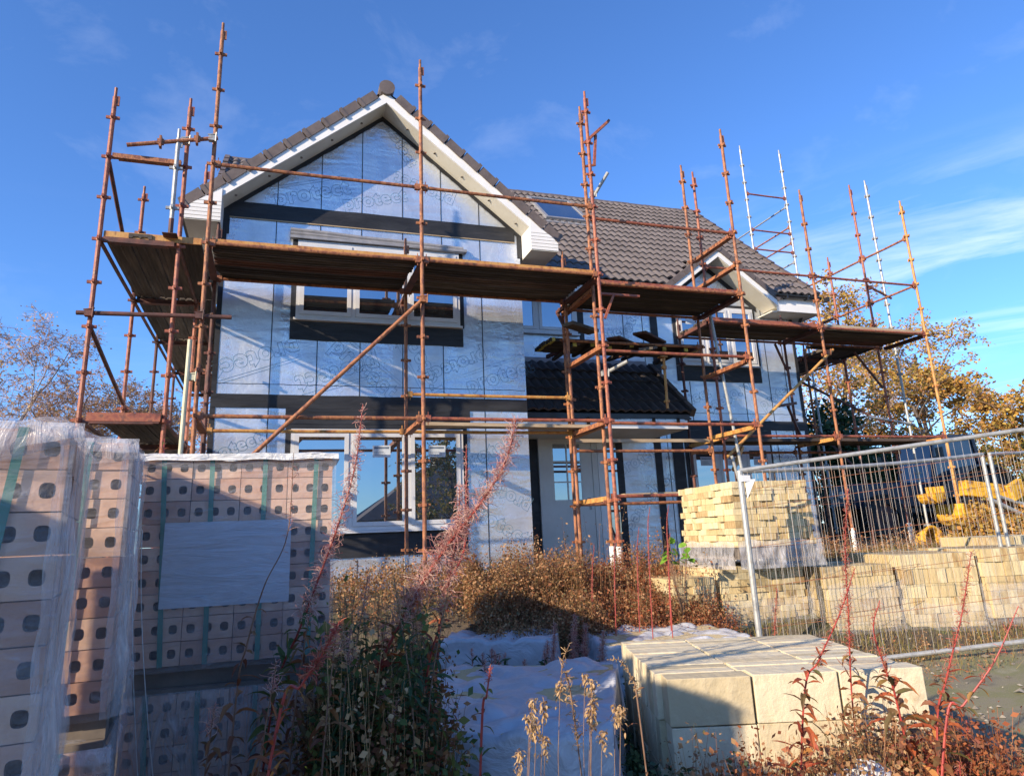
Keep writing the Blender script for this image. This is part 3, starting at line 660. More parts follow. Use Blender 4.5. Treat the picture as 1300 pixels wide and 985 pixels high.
# outlined lettering printed on the membrane
def lettering(txt, x, z, Y, size, ang, wall):
    cu = bpy.data.curves.new('lettering', 'FONT'); cu.body = txt; cu.size = size; cu.fill_mode = 'NONE'; cu.bevel_depth = 0.0022; cu.bevel_resolution = 0; cu.resolution_u = 3
    cu.space_character = 1.05; cu.align_x = 'CENTER'; cu.align_y = 'CENTER'; cu.offset = 0.012
    t = bpy.data.objects.new('tmp', cu); COL.objects.link(t)
    bpy.context.view_layer.update()
    me = bpy.data.meshes.new_from_object(t.evaluated_get(bpy.context.evaluated_depsgraph_get()))
    bpy.data.objects.remove(t)
    me.materials.clear(); me.materials.append(M['print'])
    mw = Matrix.Translation((x, Y - 0.002, z)) @ Matrix.Rotation(ang, 4, 'Y') @ Matrix.Rotation(R(90), 4, 'X') @ Matrix.Diagonal((1, 1, 0.5, 1))
    me.transform(mw)
    o = bpy.data.objects.new('printed_lettering', me); COL.objects.link(o); o.parent = wall
def bars(x, z, Y, L, ang, wall):
    mm = MB(); d = V((math.cos(ang), 0, -math.sin(ang))); u = V((math.sin(ang), 0, math.cos(ang)))
    for k in (0.19, 0.15): mm.beam(V((x, Y - .002, z)) + u * k - d * L / 2, V((x, Y - .002, z)) + u * k + d * L / 2, 0.004, 0.002)
    mm.build('printed_line', M['print'], wall)
for (x, z, s, a) in ((-0.30, 2.45, 0.36, 160), (0.78, 2.28, 0.36, 162), (1.12, 2.36, 0.34, 40), (1.98, 2.36, 0.34, -118), (2.45, 2.45, 0.30, 158), (3.1, 2.32, 0.34, -20), (0.35, 4.95, 0.34, -17), (1.25, 4.95, 0.30, -15), (1.62, 5.95, 0.26, 60), (2.0, 5.2, 0.30, -160), (-0.55, 1.25, 0.24, -22), (2.9, 1.20, 0.30, -24), (3.1, 0.6, 0.26, -150), (3.0, 0.2, 0.30, 30)):
    lettering('protect', x, z, GY, s, R(a), gw)
    if s > 0.31: bars(x, z, GY, 1.1, R(a), gw)
for (x, z, s, a) in ((5.75, 3.55, 0.30, -20), (6.2, 3.8, 0.3, -60), (6.15, 1.25, 0.30, -25), (6.1, 0.35, 0.3, 130), (6.72, 0.9, 0.22, -25), (7.3, 2.35, 0.3, -20), (8.2, 2.4, 0.34, 155), (9.3, 2.5, 0.3, -30), (9.45, 1.0, 0.3, 60)):
    lettering('protect', x, z, RY, s, R(a), rw)
# horizontal crease where the sheets lap
for (x0, x1, z, Y, wl) in ((-0.8, 3.48, 2.10, GY, gw), (6.8, 9.8, 2.1, RY, rw)):
    mm = MB(); mm.tube([(x0 + (x1 - x0) * k / 40, Y - 0.001, z + 0.012 * noise.noise(V((k * 0.7, 0, 2)))) for k in range(41)], 0.004, 5); mm.build('membrane_joint', M["black"], wl)
# ------------------------------------------------------------------ scaffolding
def standard(root, x, y, z0, z1, mat='rust_red', phase=3.38, sleeve=False, lean=(0, 0), skip_from=None):
    mm = MB(); top = V((x + lean[0], y + lean[1], z1)); bot = V((x, y, z0))
    def at(z):
        t = (z - z0) / (z1 - z0); return bot.lerp(top, t)
    mm.tube([bot, at(z1 - 0.12)], 0.0245, 10); mm.tube([at(z1 - 0.12), top], 0.017, 8)
    z = phase - 0.5 * math.floor((phase - z0) / 0.5)
    while z < z1 - 0.2:
        c = at(z); h = 0.016
        for dx, dy in ((1, 0), (0, 1)):
            mm.box(c.x - (0.07 if dx else 0.012), c.x + (0.07 if dx else 0.012), c.y - (0.07 if dy else 0.012), c.y + (0.07 if dy else 0.012), z - h - (.001 if dy else 0), z + h + (.001 if dy else 0))
        mm.tube([(c.x, c.y, z - 0.022), (c.x, c.y, z + 0.022)], 0.033, 8)
        z += 0.5
    # locking lug near the spigot
    c = at(z1 - 0.17); mm.box(c.x + 0.02, c.x + 0.05, c.y - 0.01, c.y + 0.01, z1 - 0.23, z1 - 0.11)
    o = mm.build('standard', M[mat], root)
    bp = MB(); bp.box(x - 0.075, x + 0.075, y - 0.075, y + 0.075, z0 - 0.006, z0 + 0.0); bp.tube([(x, y, z0), (x, y, z0 + 0.2)], 0.0265, 8)
    bp.build('base_plate', M['rust_dark'], root)
    if sleeve:
        s = MB(); s.tube([(x, y, z0 + 0.02), (x, y, z0 + 0.4)], 0.036, 10); s.build('plastic_sleeve', M['sleeve'], o)
    return o
def ledger(root, p, q, mat='rust', name='ledger', r=0.0225):
    p, q = V(p), V(q); d = (q - p).normalized(); mm = MB()
    mm.tube([p + d * 0.03, p.lerp(q, 0.5) + V((0, 0, -0.004)), q - d * 0.03], r, 8)
    for e, s in ((p, 1), (q, -1)):
        c = e + d * (0.055 * s); mm.beam(c - d * 0.03, c + d * 0.03, 0.05, 0.075); mm.beam(c + V((0, 0, -0.075)) , c + V((0, 0, 0.085)), 0.02, 0.008, up=d)
    return mm.build(name, M[mat], root)
def transom(root, p, q, mat='rust_dark'):
    """deep channel transom"""
    p, q = V(p), V(q); d = (q - p).normalized(); mm = MB()
    mm.beam(p + d * 0.04, q - d * 0.04, 0.05, 0.055); mm.beam(p + d * 0.1 + V((0, 0, -0.033)), q - d * 0.1 + V((0, 0, -0.033)), 0.085, 0.008)
    return mm.build('transom', M[mat], root)
def tube_part(root, p, q, mat='rust', name='brace', r=0.0242):
    mm = MB(); mm.tube([p, q], r, 10, caps=False)
    d = (V(q) - V(p)).normalized()
    # hollow ends
    for e, s in ((V(p), 1), (V(q), -1)):
        mm.tube([e, e + d * (0.05 * s)], r * 0.8, 10, caps=False); mm.tube([e + d * 0.05 * s, e + d * (0.051 * s)], r * 0.8, 10)
    return mm.build(name, M[mat], root)
def coupler(root, c, mat='galv'):
    mm = MB(); c = V(c); mm.box(c.x - .04, c.x + .04, c.y - .045, c.y + .02, c.z - .035, c.z + .035)
    mm.tube([c + V((-.05, -.04, .03)), c + V((.055, -.05, .045))], .008, 6); mm.tube([c + V((.04, -.05, -.05)), c + V((.045, -.06, .06))], .008, 6)
    return mm.build('coupler', M[mat], root)
def boards(root, x0, x1, y0, y1, z, along='X', n=5, th=0.052, droop=0.012, ends=False):
    span = (y1 - y0) if along == 'X' else (x1 - x0); wd = span / n
    for k in range(n):
        mm = MB(); a = (y0 if along == 'X' else x0) + k * wd + 0.005; b = a + wd - 0.016
        dz = rnd.uniform(-0.006, 0.006); e0 = rnd.uniform(-0.05, 0.03); e1 = rnd.uniform(-0.03, 0.05)
        L0, L1 = ((x0 + e0, x1 + e1) if along == 'X' else (y0 + e0, y1 + e1)); N = 5
        def pt(t, w_, zz):
            l = L0 + (L1 - L0) * t; sag = -droop * 4 * t * (1 - t); 
            return (l, w_, z + zz + dz + sag) if along == 'X' else (w_, l, z + zz + dz + sag)
        # ribbed underside: profile across the width
        prof = [(a, 0), (a, th), (b, th), (b, 0), (b - wd * .14, 0.0), (b - wd * .18, .018), (b - wd * .40, .018), (b - wd * .44, 0), (a + wd * .44, 0), (a + wd * .40, .018), (a + wd * .18, .018), (a + wd * .14, 0)]
        vs = []; fs = []; P = len(prof)
        for i in range(N + 1):
            for (w_, zz) in prof: vs.append(pt(i / N, w_, zz))
        for i in range(N):
            for j in range(P):
                j2 = (j + 1) % P; fs.append((i * P + j, i * P + j2, (i + 1) * P + j2, (i + 1) * P + j))
        fs.append(tuple(range(P))); fs.append(tuple(N * P + j for j in range(P)))
        mm.add(vs, fs)
        bo = mm.build('deck_board', M['board' if along == 'X' else 'boardY'], root)
        if ends:
            eb = MB()
            for t in (0.01, 0.985):
                l = L0 + (L1 - L0) * t
                if along == 'X': eb.box(l, l + 0.05, a - .001, b + .001, z + dz - .003, z + dz + th + .003)
                else: eb.box(a - .001, b + .001, l, l + 0.05, z + dz - .003, z + dz + th + .003)
            eb.build('end_band', M['board_end'], bo)
DZ = 3.40
# --- run along the big gable
S1 = thing('scaffold', 'rusty orange scaffold run in front of the big gable, with the long diagonal brace', 'scaffolding', 'scaffold runs around the house', loc=(0, 0, 0))
XA = [-0.84, 1.64, 4.06]; TOP = [6.35, 6.30, 6.24]
for x, t, mt in zip(XA, TOP, ('rust', 'rust', 'rust_red')):
    standard(S1, x, 8.2, ground(x, 8.2), t, mt, sleeve=(x > 3), phase=3.40)
for x, t, mt in ((-0.84, 4.2, 'rust_dark'), (1.64, 4.2, 'rust'), (4.06, 4.22, 'rust')):
    standard(S1, x, 9.38, ground(x, 9.38), t, mt, sleeve=(1 < x < 3), phase=3.40)
for i in (0, 1):
    a, b = XA[i], XA[i + 1]
    ledger(S1, (a, 8.2, 4.40), (b, 8.2, 4.40), 'rust'); ledger(S1, (a, 8.2, 3.40), (b, 8.2, 3.40), 'rust')
    ledger(S1, (a, 8.2, 1.40), (b, 8.2, 1.40), 'rust' if i == 0 else 'rust_red'); ledger(S1, (a, 9.38, 3.40), (b, 9.38, 3.40), 'rust')
    ledger(S1, (a, 9.38, 1.42), (b, 9.38, 1.42), 'rust_yel')
ledger(S1, (1.64, 9.38, 1.93), (4.06, 9.38, 1.93), 'rust_yel')
for x in XA:
    transom(S1, (x, 8.2, 3.38), (x, 9.38, 3.38)); transom(S1, (x, 8.2, 1.40), (x, 9.38, 1.40), 'rust')
    if x > 3: transom(S1, (x, 8.2, 2.40), (x, 9.38, 2.40), 'rust')
for i in (0, 1):
    boards(S1, XA[i] + .04, XA[i + 1] - .04, 8.235, 9.42, 3.425, 'X', 5)
    mm = MB(); mm.box(XA[i] + .05, XA[i + 1] - .05, 8.212, 8.232, 3.40, 3.462); mm.build('edge_strip', M['rust_yel'], S1)
mm = MB(); mm.beam((1.75, 9.28, 1.50), (4.2, 9.20, 1.47), 0.22, 0.045); mm.build('plank', M['timber'], S1)
tube_part(S1, (-1.0, 8.14, 0.20), (1.66, 8.14, 2.89), 'rust'); coupler(S1, (1.64, 8.15, 2.86), 'rust')
# inner hop-up props below the deck
for x in (1.64, 4.06):
    mm = MB(); mm.beam((x, 9.42, 3.34), (x, 9.72, 3.34), .05, .05); mm.beam((x, 9.42, 2.98), (x, 9.70, 3.32), .04, .04); mm.build('hop_up_bracket', M['rust_dark'], S1)
# --- return along the left side of the house
S0 = thing('scaffold', 'dark rusty scaffold run going back along the left side of the house', 'scaffolding', 'scaffold runs around the house')
YS = [8.2, 10.3, 12.45, 14.7, 16.8]
for k, y in enumerate(YS):
    standard(S0, -1.93, y, ground(-1.93, y), (5.23, 5.05, 4.5, 4.9, 4.9)[k], 'rust_red' if k < 2 else 'rust_dark', phase=3.34)
    standard(S0, -1.14, y if k else 8.24, ground(-1.14, y), (5.25, 5.5, 4.5, 4.5, 4.5)[k], 'rust_red' if k < 2 else 'rust_dark', phase=3.34)
    transom(S0, (-1.93, y, 3.34), (-1.14, y, 3.34)); transom(S0, (-1.93, y, 1.34), (-1.14, y, 1.34))
transom(S0, (-1.93, 8.2, 4.36), (-1.14, 8.2, 4.36), 'rust')
for k in range(4):
    a, b = YS[k], YS[k + 1]
    for x in (-1.93, -1.14):
        ledger(S0, (x, a, 3.34), (x, b, 3.34), 'rust_dark'); ledger(S0, (x, a, 1.34), (x, b, 1.34), 'rust_dark')
    boards(S0, -1.90, -0.90, a + .03, b - .03, 3.385, 'Y', 4)
    if k < 3: boards(S0, -1.80, -1.17, a + .03, b - .03, 1.37, 'Y', 3)
ledger(S0, (-1.93, 12.45, 1.86), (-1.93, 14.7, 1.86), 'rust_dark')
mm = MB(); mm.box(-1.86, -1.17, 8.17, 8.2, 1.33, 1.42); mm.build('end_board', M['rust_red'], S0)
mm = MB(); mm.box(-1.89, -0.9, 8.20, 8.225, 3.37, 3.445); mm.build('end_board', M['rust_yel'], S0)
tube_part(S0, (-1.93, 8.25, 4.30), (-1.93, 10.25, 3.45), 'rust_dark'); tube_part(S0, (-1.93, 8.25, 2.34), (-1.93, 12.4, 1.45), 'rust_dark'); tube_part(S0, (-1.93, 8.25, 1.25), (-1.93, 11.1, 0.55), 'rust_dark')
tube_part(S0, (-2.05, 8.14, 2.47), (-0.53, 8.12, 2.50), 'rust_dark', 'loose_tube'); coupler(S0, (-1.93, 8.15, 2.47), 'rust_dark'); coupler(S0, (-0.86, 8.14, 2.5), 'rust_dark')
tube_part(S0, (-1.74, 8.10, 4.46), (-0.80, 8.12, 4.70), 'rust', 'loose_tube')
for (x, z) in ((-1.40, 4.55), (-1.02, 4.645)): 
    mm = MB(); mm.box(x - .012, x + .012, 8.09 - .02, 8.14, z - .07, z + .07); mm.box(x - .035, x + .035, 8.085, 8.115, z - .035, z + .035); mm.build('coupler', M['rust'], S0)
coupler(S0, (-1.14, 8.16, 4.62)); coupler(S0, (-0.86, 8.14, 4.69))
standard(S0, -1.22, 8.12, 3.42, 4.75, 'galv', phase=3.75)
tube_part(S0, (-0.955, 8.08, -0.7), (-0.93, 8.08, 2.21), 'cream_tube', 'loose_tube'); coupler(S0, (-0.89, 8.12, 1.80), 'cream_tube')
# --- middle run in front of the porch
S2 = thing('scaffold', 'rusty scaffold run before the porch, brackets sticking up from its tall left post', 'scaffolding', 'scaffold runs around the house')
X2 = [4.13, 6.56]; Y2 = 8.5; Y2b = 9.72
standard(S2, 4.11, Y2, ground(4.1, Y2), 6.19, 'rust', sleeve=True, phase=3.40); standard(S2, 6.56, Y2, ground(6.56, Y2), 6.19, 'rust', phase=3.40)
standard(S2, 4.15, Y2b, ground(4.1, Y2b), 3.7, 'rust', phase=3.40); standard(S2, 6.58, Y2b, ground(6.6, Y2b), 6.22, 'rust', phase=3.40)
for z, mt in ((4.38, 'rust_red'), (3.40, 'rust'), (2.42, 'rust_red'), (1.42, 'rust_red'), (0.46, 'rust_red')): ledger(S2, (4.13, Y2, z), (6.56, Y2, z), mt)
for z in (3.40, 2.9, 1.20, 0.42): ledger(S2, (4.15, Y2b, z), (6.58, Y2b, z), 'rust')
for z, mt in ((4.38, 'rust'), (3.88, 'rust'), (3.38, 'rust_dark'), (2.38, 'rust'), (1.40, 'rust_yel')): transom(S2, (6.56, Y2, z), (6.58, Y2b, z), mt)
for z, mt in ((3.30, 'rust'), (1.40, 'rust_yel'), (0.44, 'rust_yel')): transom(S2, (4.12, Y2, z), (4.15, Y2b, z), mt)
boards(S2, 4.17, 6.54, 8.535, 9.68, 3.41, 'X', 5)
mm = MB(); mm.box(4.2, 6.52, 8.512, 8.532, 3.375, 3.46); mm.build('edge_strip', M['rust_red'], S2)
boards(S2, 4.0, 6.75, 9.86, 10.55, 2.93, 'X', 3, ends=True); boards(S2, 4.3, 6.6, 10.6, 11.0, 3.05, 'X', 2, ends=True)
mm = MB(); mm.beam((5.45, 9.7, 3.08), (6.35, 10.6, 3.20), .22, .04); mm.beam((5.0, 9.75, 2.99), (6.2, 10.9, 3.12), .22, .04); mm.build('loose_board', M['board'], S2)
mm = MB(); mm.beam((4.55, 9.5, 2.99), (4.0, 9.2, 3.0), .2, .05); mm.beam((5.15, 9.0, 2.62), (5.75, 9.9, 2.9), .22, .04); mm.build('loose_board', M['board'], S2)
for x in (4.4, 5.6, 6.5):
    mm = MB(); mm.beam((x, 9.75, 2.88), (x, 11.1, 3.0), .05, .06); mm.build('transom', M['rust_dark'], S2)
mm = MB(); mm.beam((4.6, 9.1, 0.50), (6.5, 9.1, 0.52), .22, .045); mm.build('plank', M['timber'], S2)
mm = MB(); mm.beam((6.6, 9.8, 1.37), (4.2, 9.8, 1.36), .05, .05); mm.build('plank', M['timber'], S2)
for q in range(7):
    xx = 4.35 + q * .33; mm = MB(); mm.beam((xx, 9.8 + .06 * (q % 3), 2.86 + .03 * (q % 2)), (xx + .12, 11.0 - .1 * (q % 2), 2.93 + .05 * (q % 3)), .055, .05); o_ = mm.build('bearer', M['board'], S2)
    mm = MB(); mm.box(xx - .03, xx + .03, 9.77 + .06 * (q % 3), 9.80 + .06 * (q % 3), 2.83 + .03 * (q % 2), 2.89 + .03 * (q % 2)); mm.build('end_band', M['board_end'], o_)
# inverted hop-up brackets on the tall post
mm = MB(); mm.beam((4.16, 8.5, 5.60), (4.56, 8.46, 6.0), .07, .035); mm.beam((4.28, 8.5, 5.24), (4.34, 8.5, 5.75), .035, .035); mm.beam((4.12, 8.5, 5.2), (4.3, 8.5, 5.25), .03, .03); mm.build('hop_up_bracket', M['rust_red'], S2)
tube_part(S2, (4.20, 8.42, 4.70), (4.36, 8.25, 5.00), 'galv', 'loose_tube'); coupler(S2, (4.18, 8.44, 4.72))
tube_part(S2, (4.20, 8.44, 2.10), (4.37, 8.15, 2.19), 'galv', 'loose_tube'); coupler(S2, (4.16, 8.45, 2.08))
mm = MB(); mm.beam((4.26, 8.5, 2.88), (4.42, 8.5, 3.24), .035, .03); mm.beam((4.2, 8.5, 3.24), (4.85, 8.55, 3.26), .05, .03); mm.build('hop_up_bracket', M['rust_red'], S2)
mm = MB(); mm.beam((6.15, 9.72, .40), (6.35, 9.72, -.1), .04, .03); mm.build('hop_up_bracket', M['rust_dark'], S2)
tube_part(S2, (6.60, 9.4, 3.42), (6.95, 9.35, -0.55), 'galv', 'raking_tube'); tube_part(S2, (6.80, 9.55, 1.1), (7.1, 9.5, -0.5), 'galv', 'raking_tube')
mm = MB(); x, y = 5.95, 9.9; mm.tube([(x, y, 1.9), (x + .02, y, 2.75)], .024, 10); mm.tube([(x, y, 2.0), (x, y, 2.03)], .05, 8); mm.tube([(x + .01, y, 2.55), (x + .01, y, 2.6)], .045, 8); mm.box(x - .06, x + .06, y - .06, y + .06, 2.74, 2.76); mm.build('prop', M['rust_yel'], S2)
# --- right run, set back, standing in front of the right windows
S3 = thing('scaffold', 'rusty scaffold run at the right end of the house, reaching past its corner', 'scaffolding', 'scaffold runs around the house')
Y3, Y3b = 9.8, 10.84; X3 = [6.86, 9.16, 11.6]
for x, t, mt in zip(X3, (6.17, 6.10, 6.16), ('rust_red', 'rust', 'rust_yel')): standard(S3, x, Y3, ground(x, Y3), t, mt, sleeve=True, phase=3.40)
standard(S3, 6.9, Y3b, ground(6.9, Y3b), 3.75, 'rust_dark', phase=3.40); standard(S3, 9.2, Y3b, ground(9.2, Y3b), 3.95, 'rust_dark', phase=3.40)
standard(S3, 11.6, 10.95, ground(11.6, 11), 7.1, 'rust_red', sleeve=True, phase=3.42); standard(S3, 11.62, 11.9, ground(11.6, 12), 5.8, 'rust_red', phase=3.42)
standard(S3, 12.08, 10.97, ground(12, 11), 7.28, 'galv', phase=3.9); standard(S3, 10.5, 11.8, ground(10.5, 12), 3.7, 'rust', phase=3.42)
for i in (0, 1):
    a, b = X3[i], X3[i + 1]
    for z, mt in ((4.37, 'rust_red'), (3.40, 'rust_red'), (1.45, 'rust_red')): ledger(S3, (a, Y3, z), (b, Y3, z), mt)
    ledger(S3, (a, Y3b, 3.40), (b, Y3b, 3.40), 'rust'); ledger(S3, (a, Y3b, 1.30), (b, Y3b, 1.30), 'rust')
    boards(S3, a + .03, b - .03, 9.835, 10.8, 3.42, 'X', 4); 
    boards(S3, a + .03, b - .03, 10.2, 10.8, 1.43, 'X', 2)
    mm = MB(); mm.box(a + .05, b - .05, 9.812, 9.832, 3.37, 3.47); mm.build('edge_strip', M['rust_red' if i == 0 else 'timber'], S3)
boards(S3, 9.9, 11.3, 10.86, 11.1, 3.38, 'X', 1)
for x in X3: transom(S3, (x, Y3, 3.38), (x + .02, Y3b, 3.38)); transom(S3, (x, Y3, 1.42), (x + .02, Y3b, 1.42), 'rust_yel')
for z in (4.38, 5.36): 
    ledger(S3, (11.6, Y3, z), (11.6, 10.95, z), 'rust'); ledger(S3, (11.6, 10.95, z), (11.62, 13.0, z), 'rust')
tube_part(S3, (6.85, 9.74, 1.10), (9.30, 9.74, 2.98), 'rust_yel'); coupler(S3, (9.16, 9.75, 2.92), 'rust')
mm = MB(); mm.beam((8.4, 10.3, 2.05), (8.95, 10.5, 2.15), .1, .05); mm.beam((8.75, 10.45, 2.1), (9.15, 10.7, 1.6), .04, .04); mm.build('hop_up_bracket', M['rust_dark'], S3)
mm = MB(); mm.beam((8.95, 10.8, 3.36), (9.18, 10.84, 2.85), .035, .03); mm.build('hop_up_bracket', M['rust_dark'], S3)
tube_part(S3, (9.6, 11.7, 3.1), (11.5, 11.0, 1.9), 'rust_dark'); tube_part(S3, (11.0, 10.9, 2.0), (12.2, 10.95, 1.86), 'galv', 'loose_tube'); tube_part(S3, (10.9, 10.88, 3.3), (11.55, 10.95, 2.6), 'rust_dark')
tube_part(S3, (11.55, 10.88, 4.75), (12.15, 10.9, 4.52), 'rust_dark', 'loose_tube'); coupler(S3, (11.62, 10.92, 4.72), 'rust_dark')
mm = MB(); mm.beam((9.35, 10.1, 3.62), (9.0, 10.2, 3.48), .05, .03); mm.build('hop_up_bracket', M['rust_red'], S3)
mm = MB(); mm.beam((6.9, 10.3, 0.62), (7.25, 10.1, 0.66), .07, .05); mm.beam((7.05, 9.9, 0.9), (7.35, 10.0, 1.3), .05, .05); mm.build('hop_up_bracket', M['rust_yel'], S3)
# sole boards under the right run
for (xa, xb, y) in ((8.6, 9.6, 9.95), (10.1, 11.2, 10.6)):
    mm = MB(); mm.beam((xa, y, -0.44), (xb, y + .05, -0.42), .22, .05); mm.build('sole_board', M['timber'], S3)
# --- run down the right side of the house, with the tall tower
S4 = thing('scaffold', 'tall silver and rust scaffold tower rising behind the right end of the brown roof', 'scaffolding', 'scaffold runs around the house')
for (x, y, t, mt) in ((11.6, 14.3, 10.0, 'galv'), (12.88, 14.3, 10.05, 'galv'), (11.6, 16.6, 8.3, 'rust'), (12.88, 16.6, 8.3, 'rust'), (10.5, 14.3, 6.0, 'rust_dark'), (10.5, 16.6, 6.0, 'rust_dark')): standard(S4, x, y, ground(x, y), t, mt, phase=3.40)
for z in (8.58, 7.54, 7.0): ledger(S4, (11.6, 14.3, z), (12.88, 14.3, z), 'rust_red')
for z, mt in ((8.35, 'galv'), (7.75, 'rust'), (7.3, 'rust'), (6.75, 'galv')): ledger(S4, (12.88, 14.3, z), (12.88, 18.8, z), mt)
for y0_, y1_ in ((11.9, 14.3), (14.3, 16.6)):
    ledger(S4, (11.62, y0_, 3.4), (11.6, y1_, 3.4), 'rust'); ledger(S4, (10.5, y0_, 3.4), (10.5, y1_, 3.4), 'rust'); boards(S4, 10.5, 11.58, y0_ + .03, y1_ - .03, 3.42, 'Y', 4)
    ledger(S4, (11.62, y0_, 4.4), (11.6, y1_, 4.4), 'rust')
for y_ in (11.9, 14.3, 16.6): transom(S4, (10.5, y_, 3.38), (11.6, y_, 3.38))
boards(S4, 10.5, 11.58, 11.0, 11.87, 3.42, 'Y', 4)
tube_part(S4, (11.6, 11.95, 1.0), (11.6, 14.2, 3.3), 'rust_dark')
# ------------------------------------------------------------------ brick packs
def holed_brick(m, x, y, z, w, h, d):
    """one perforated brick seen on its bed face (front at y), three cores"""
    idx = {}; vs = []; fs = []; mi = []
    def vid(p):
        k = (round(p[0], 5), round(p[1], 5), round(p[2], 5))
        if k not in idx: idx[k] = len(vs); vs.append(p)
        return idx[k]
    g = 0.0016; x0, x1, z0, z1 = x + g, x + w - g, z + g, z + h - g; cw = (x1 - x0) / 3
    N = 16
    for c in range(3):
        cx = x0 + cw * (c + .5); cz = (z0 + z1) / 2; hw, hh = cw / 2, (z1 - z0) / 2; rim = []; hol = []; inn = []
        for k in range(N):
            t = 2 * math.pi * k / N + math.pi / N * 0; ct, st = math.cos(t), math.sin(t)
            if k % (N // 4) == N // 8: sx, sz = (1 if ct > 0 else -1) * hw, (1 if st > 0 else -1) * hh
            else:
                s = min(hw / max(abs(ct), 1e-6), hh / max(abs(st), 1e-6)); sx, sz = ct * s, st * s
            rx = 0.0178 * (abs(ct) ** 0.7) * (1 if ct > 0 else -1); rz = 0.0195 * (abs(st) ** 0.7) * (1 if st > 0 else -1)
            rim.append(vid((cx + sx, y, cz + sz))); hol.append(vid((cx + rx, y, cz + rz))); inn.append(vid((cx + rx, y + d, cz + rz)))
        for k in range(N):
            k2 = (k + 1) % N
            fs.append((rim[k], rim[k2], hol[k2], hol[k])); mi.append(0)
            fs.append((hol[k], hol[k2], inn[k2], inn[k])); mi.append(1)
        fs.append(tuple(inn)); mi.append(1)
    a = [vid(p) for p in ((x0, y, z0), (x1, y, z0), (x1, y, z1), (x0, y, z1))]
    b = [vid(p) for p in ((x0, y + d, z0), (x1, y + d, z0), (x1, y + d, z1), (x0, y + d, z1))]
    for k in range(4): fs.append((a[k], b[k], b[(k + 1) % 4], a[(k + 1) % 4])); mi.append(0)
    base = len(m.v); m.v.extend(vs); m.f.extend([tuple(base + i for i in f) for f in fs]); m.mi.extend(mi)

def film(name, mat, parent, fn, nu, nv, smooth=True):
    m = MB(); m.fixn = False
    for j in range(nv + 1):
        for i in range(nu + 1): m.v.append(tuple(fn(i / nu, j / nv)))
    for j in range(nv):
        for i in range(nu):
            a = j * (nu + 1) + i; m.f.append((a, a + 1, a + nu + 2, a + nu + 1)); m.mi.append(0)
    return m.build(name, mat, parent, smooth=smooth)
def N3(x, y, z): return noise.noise(V((x, y, z)))

